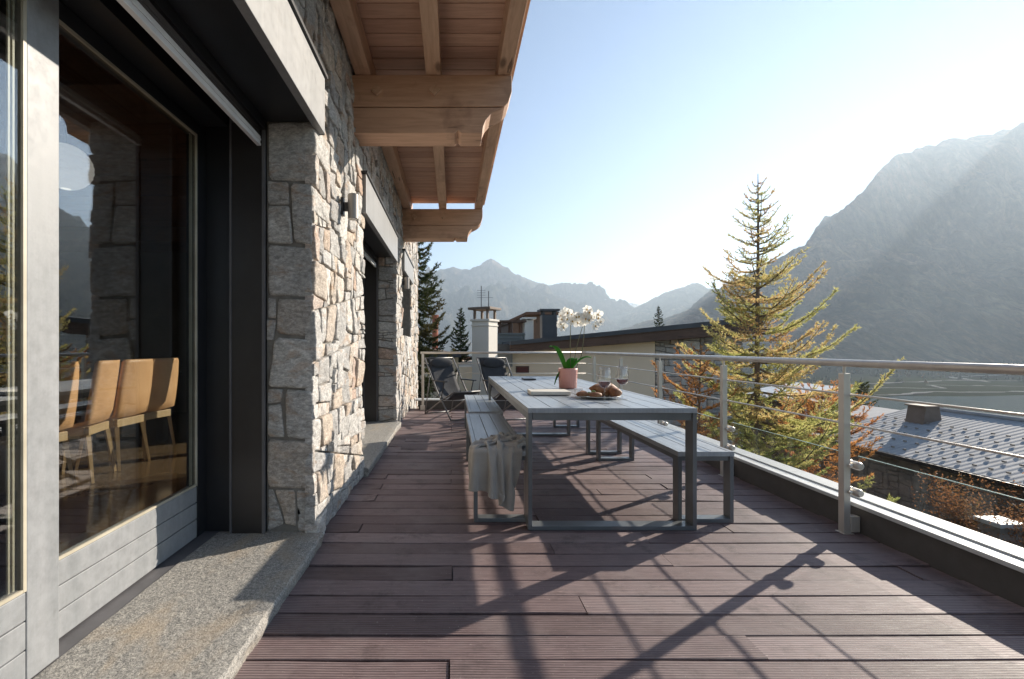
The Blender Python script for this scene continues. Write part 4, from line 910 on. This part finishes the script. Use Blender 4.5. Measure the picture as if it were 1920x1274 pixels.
o = thing('shed', (19.2, 21, -6), 'small shed with light sloping roof just beyond the stone barn', 'shed')
MB().box(17.45, 18.85, 19.0, 21, -6.5, -1.9).build('wall', M['mortar'], o); MB().prism([(17.25, -1.88), (19.05, -1.62), (19.05, -1.56), (17.25, -1.82)], 'y', 18.6, 21.3).build('roof', M['sheet'], o)
o = thing('chalet', (20.5, 25, -8), 'small wooden chalet with pale roof seen between larch branches', 'chalet')
M['planks'] = wood('dark_chalet_wood', (.12,.075,.05), (.06,.038,.026), 'z')
MB().box(20.2, 23.4, 27.4, 31, -9, -2.2).build('wall', M['planks'], o); MB().prism([(19.8, -2.15), (23.8, -1.45), (23.8, -1.30), (19.8, -2.0)], 'y', 26.8, 31.5).build('roof', M['curb'], o)
for x in (20.3, 21.1, 22.0, 22.9): MB().box(x, x+.12, 27.1, 27.22, -6, -2.2).build('post', M['curb'], o)

# ------------------------------------------------------------------ neighbouring houses
nb = thing('neighbor_house', (7, 19, -5), 'cream rendered house with brown sloping roof edge and stone end wall beyond the terrace', 'house')
M['cream'] = simple('cream_render', (.86,.70,.52), (.80,.65,.48), 1.2, .9, bump=.25, bscale=50, bdist=.004)
M['cream2'] = simple('pale_render', (.76,.71,.63), (.70,.655,.58), 1.2, .9, bump=.2, bscale=50, bdist=.004)
M['roofdark'] = simple('roof_edge_metal', (.075,.078,.085), (.05,.052,.058), 2, .55, metal=.2, bump=.1)
M['brownwood'] = wood('brown_verge_boards', (.13,.075,.05), (.06,.035,.024), 'x', .75)
M['grey_render'] = simple('grey_render', (.21,.215,.20), (.16,.165,.155), 2, .9, bump=.2)
YN = 16.0
def zr(x): return 1.33+(x-2.07)*(2.10-1.33)/(9.83-2.07)     # top of the verge
MB().prism([(.25, -6), (7.38, -6), (7.38, zr(7.38)-.45), (2.1, zr(2.1)-.3), (2.09, .40), (.25, .40)], 'y', YN+.5, YN+9).build('wall', M['cream'], nb)
m = MB(); ps = split(rect(7.40, 10.6, -5.2, 1.55), .10, rs, 1.9); stones(m, ps, lambda x, z, d: (x, YN+.55-d, z), rs, joint=.012, depth=.05, k=.1); m.build('wall_stonework', M['stone'], nb, smooth=True)
MB().prism([(7.385, -6), (10.6, -6), (10.6, 1.6), (7.385, 1.4)], 'y', YN+.56, YN+8.9).build('wall', M['mortar'], nb)
rfn = MB().prism([(2.02, zr(2.02)-.14), (10.9, zr(10.9)-.17), (10.9, zr(10.9)), (2.02, zr(2.02))], 'y', YN-.25, YN+9.3).build('roof', M['roofdark'], nb)
MB().prism([(2.03, zr(2.03)-.40), (10.85, zr(10.85)-.56), (10.85, zr(10.85)-.172), (2.03, zr(2.03)-.142)], 'y', YN-.18, YN+.0).prism([(2.03, zr(2.03)-.40), (10.85, zr(10.85)-.60), (10.85, zr(10.85)-.56), (2.03, zr(2.03)-.36)], 'y', YN+.01, YN+.49).build('verge_board', M['brownwood'], rfn)
for (a, b) in ((2.35, 2.75),):
    w = MB().box(a-.04, b+.04, YN+.46, YN+.498, .17, .43).build('window', M['brownwood'], nb); MB().box(a, b, YN+.44, YN+.459, .21, .39).build('pane', simple('red_brown_shutter', (.14,.04,.03), (.10,.03,.025), 5, .7), w)
# left lower wing
wing = MB().box(-1.6, .24, YN+2, YN+8, -6, .72).build('wall', M['cream'], nb)
MB().box(-1.8, .35, YN+1.7, YN+8.3, .722, .86).build('roof', M['roofdark'], nb)
MB().box(1.05, 2.15, YN+.2, YN+6, .42, .98).build('wall', M['grey_render'], nb)
MB().box(.98, 2.9, YN+.1, YN+6.2, .982, 1.22).build('roof', M['roofdark'], nb)
# chimneys
def chimney(label, x, y, w, d, z0, z1, rz, mat, capz, lip=True, slabm=None, posts=4, name='chimney'):
    o = thing(name, (0, 0, 0), label, 'chimney'); slabm = slabm or M['brownwood']
    MB().box(-w/2, w/2, -d/2, d/2, z0, z1).build('shaft', mat, o, bevel=.006)
    if lip: MB().box(-w/2-.05, w/2+.05, -d/2-.05, d/2+.05, z1+.002, z1+.07).box(-w/2-.025, w/2+.025, -d/2-.025, d/2+.025, z1-.16, z1-.12).build('moulding', mat, o, bevel=.006)
    zt = z1+(.072 if lip else .002); m = MB(); xs = [-w/2+.07+(w-.14)*i/(posts//2-1) for i in range(posts//2)]
    for x_ in xs:
        for y_ in (-d/2+.06, d/2-.06): m.box(x_-.035, x_+.035, y_-.035, y_+.035, zt, capz-.08)
    m.loose('cap_post', slabm, o); MB().box(-w/2-.10, w/2+.10, -d/2-.10, d/2+.10, capz-.078, capz).build('cap_slab', slabm, o, bevel=.006)
    o.location = (x, y, 0); o.rotation_euler.z = rz; return o
ch1 = chimney('tall pale chimney with open flat cap standing before the neighbouring house', (909-HX)*15/F, 15.0, .62, .62, -6, 1.96, R(-33), M['cream2'], 2.42, slabm=M['capbrown'])
ch2 = chimney('wide low grey chimney with three openings behind the pale chimney', 2.37, 18.6, 1.0, .7, 1.0, 1.62, 0, M['grey_render'], 2.2, slabm=M['brownwood'], posts=6)
ch3 = chimney('square dark metal chimney with raised flat cap right of the brown gable', (1030-HX)*18/F, 18.2, .58, .5, 1.2, 2.40, 0, M['roofdark'], 2.63, lip=False, slabm=M['roofdark'])
ch4 = chimney('narrow white box chimney beside the dark metal one', (994-HX)*18/F, 18.5, .36, .5, 1.1, 2.2, 0, M['cream2'], 2.32, lip=False, slabm=M['cream2'])
for px, top in ((903, 535), (917, 545)):
    X = (px-HX)*17/F; o = MB().tube([(X, 17.2, .8), (X, 17.2, EYE+(HY-top)*17/F)], .016, 6)
    for k in range(4 if px == 903 else 1): o.tube([(X-.16, 17.2, 3.0+k*.09), (X+.16, 17.2, 3.0+k*.09)], .006, 5)
    tag(o.build('antenna_mast', M['roofdark'], None, (X, 17.2, .8)), 'thin antenna mast with short cross rods above the pale chimney' if px == 903 else 'thin plain antenna mast just right of the one with cross rods', 'antenna')
gb = thing('gabled_house', (5.2, 30, -5), 'distant house with brown pitched gable roof between the chimneys', 'house'); sc_ = 30/F
MB().prism([((962-HX)*sc_, -6), ((1046-HX)*sc_, -6), ((1046-HX)*sc_, EYE+(HY-600)*sc_), ((998-HX)*sc_, EYE+(HY-588)*sc_), ((962-HX)*sc_, EYE+(HY-602)*sc_)], 'y', 30.2, 38).build('wall', M['planks'], gb)
MB().prism([((955-HX)*sc_, EYE+(HY-600)*sc_), ((985-HX)*sc_, EYE+(HY-586)*sc_), ((1050-HX)*sc_, EYE+(HY-586)*sc_), ((1050-HX)*sc_, EYE+(HY-590)*sc_), ((986-HX)*sc_, EYE+(HY-591)*sc_), ((957-HX)*sc_, EYE+(HY-604)*sc_)], 'y', 29.6, 38.5).build('roof', M['brownwood'], gb)
o = MB().tube([((816-HX)*30/F, 30, 1), ((816-HX)*30/F, 30, EYE+(HY-594)*30/F)], .20, 14).tube([((816-HX)*30/F, 30, EYE+(HY-594)*30/F), ((816-HX)*30/F, 30, EYE+(HY-591)*30/F)], .25, 14)
tag(o.build('chimney_pot', simple('terracotta', (.42,.13,.07), (.30,.09,.05), 5, .7), None, (-1.13, 30, 1)), 'terracotta red chimney pot between the olive spruce branches', 'chimney')
o = thing('distant_house', (-1, 33, -6), 'house half hidden behind the olive spruce, carrying the red chimney pot', 'house')
MB().box(-4.5, 1.2, 30.3, 36, -8, .35).build('wall', M['cream'], o); MB().prism([(-4.8, .3), (1.5, .3), (1.5, .42), (-1.6, 1.05), (-4.8, .42)], 'y', 29.6, 36.5).build('roof', M['brownwood'], o)

# ------------------------------------------------------------------ air
HAZE = 1.0e-4
hm = bpy.data.materials.new('valley_haze'); hm.use_nodes = True; hn = hm.node_tree; hn.nodes.remove(hn.nodes['Principled BSDF'])
pv = hn.nodes.new('ShaderNodeVolumePrincipled'); pv.inputs['Color'].default_value = (.70,.85,1,1); pv.inputs['Density'].default_value = HAZE; pv.inputs['Anisotropy'].default_value = .38
hn.links.new(pv.outputs[0], hn.nodes['Material Output'].inputs['Volume'])
tag(MB().box(-9500, 12500, -1800, 13500, -75, 1900).build('haze', hm), kind='stuff')
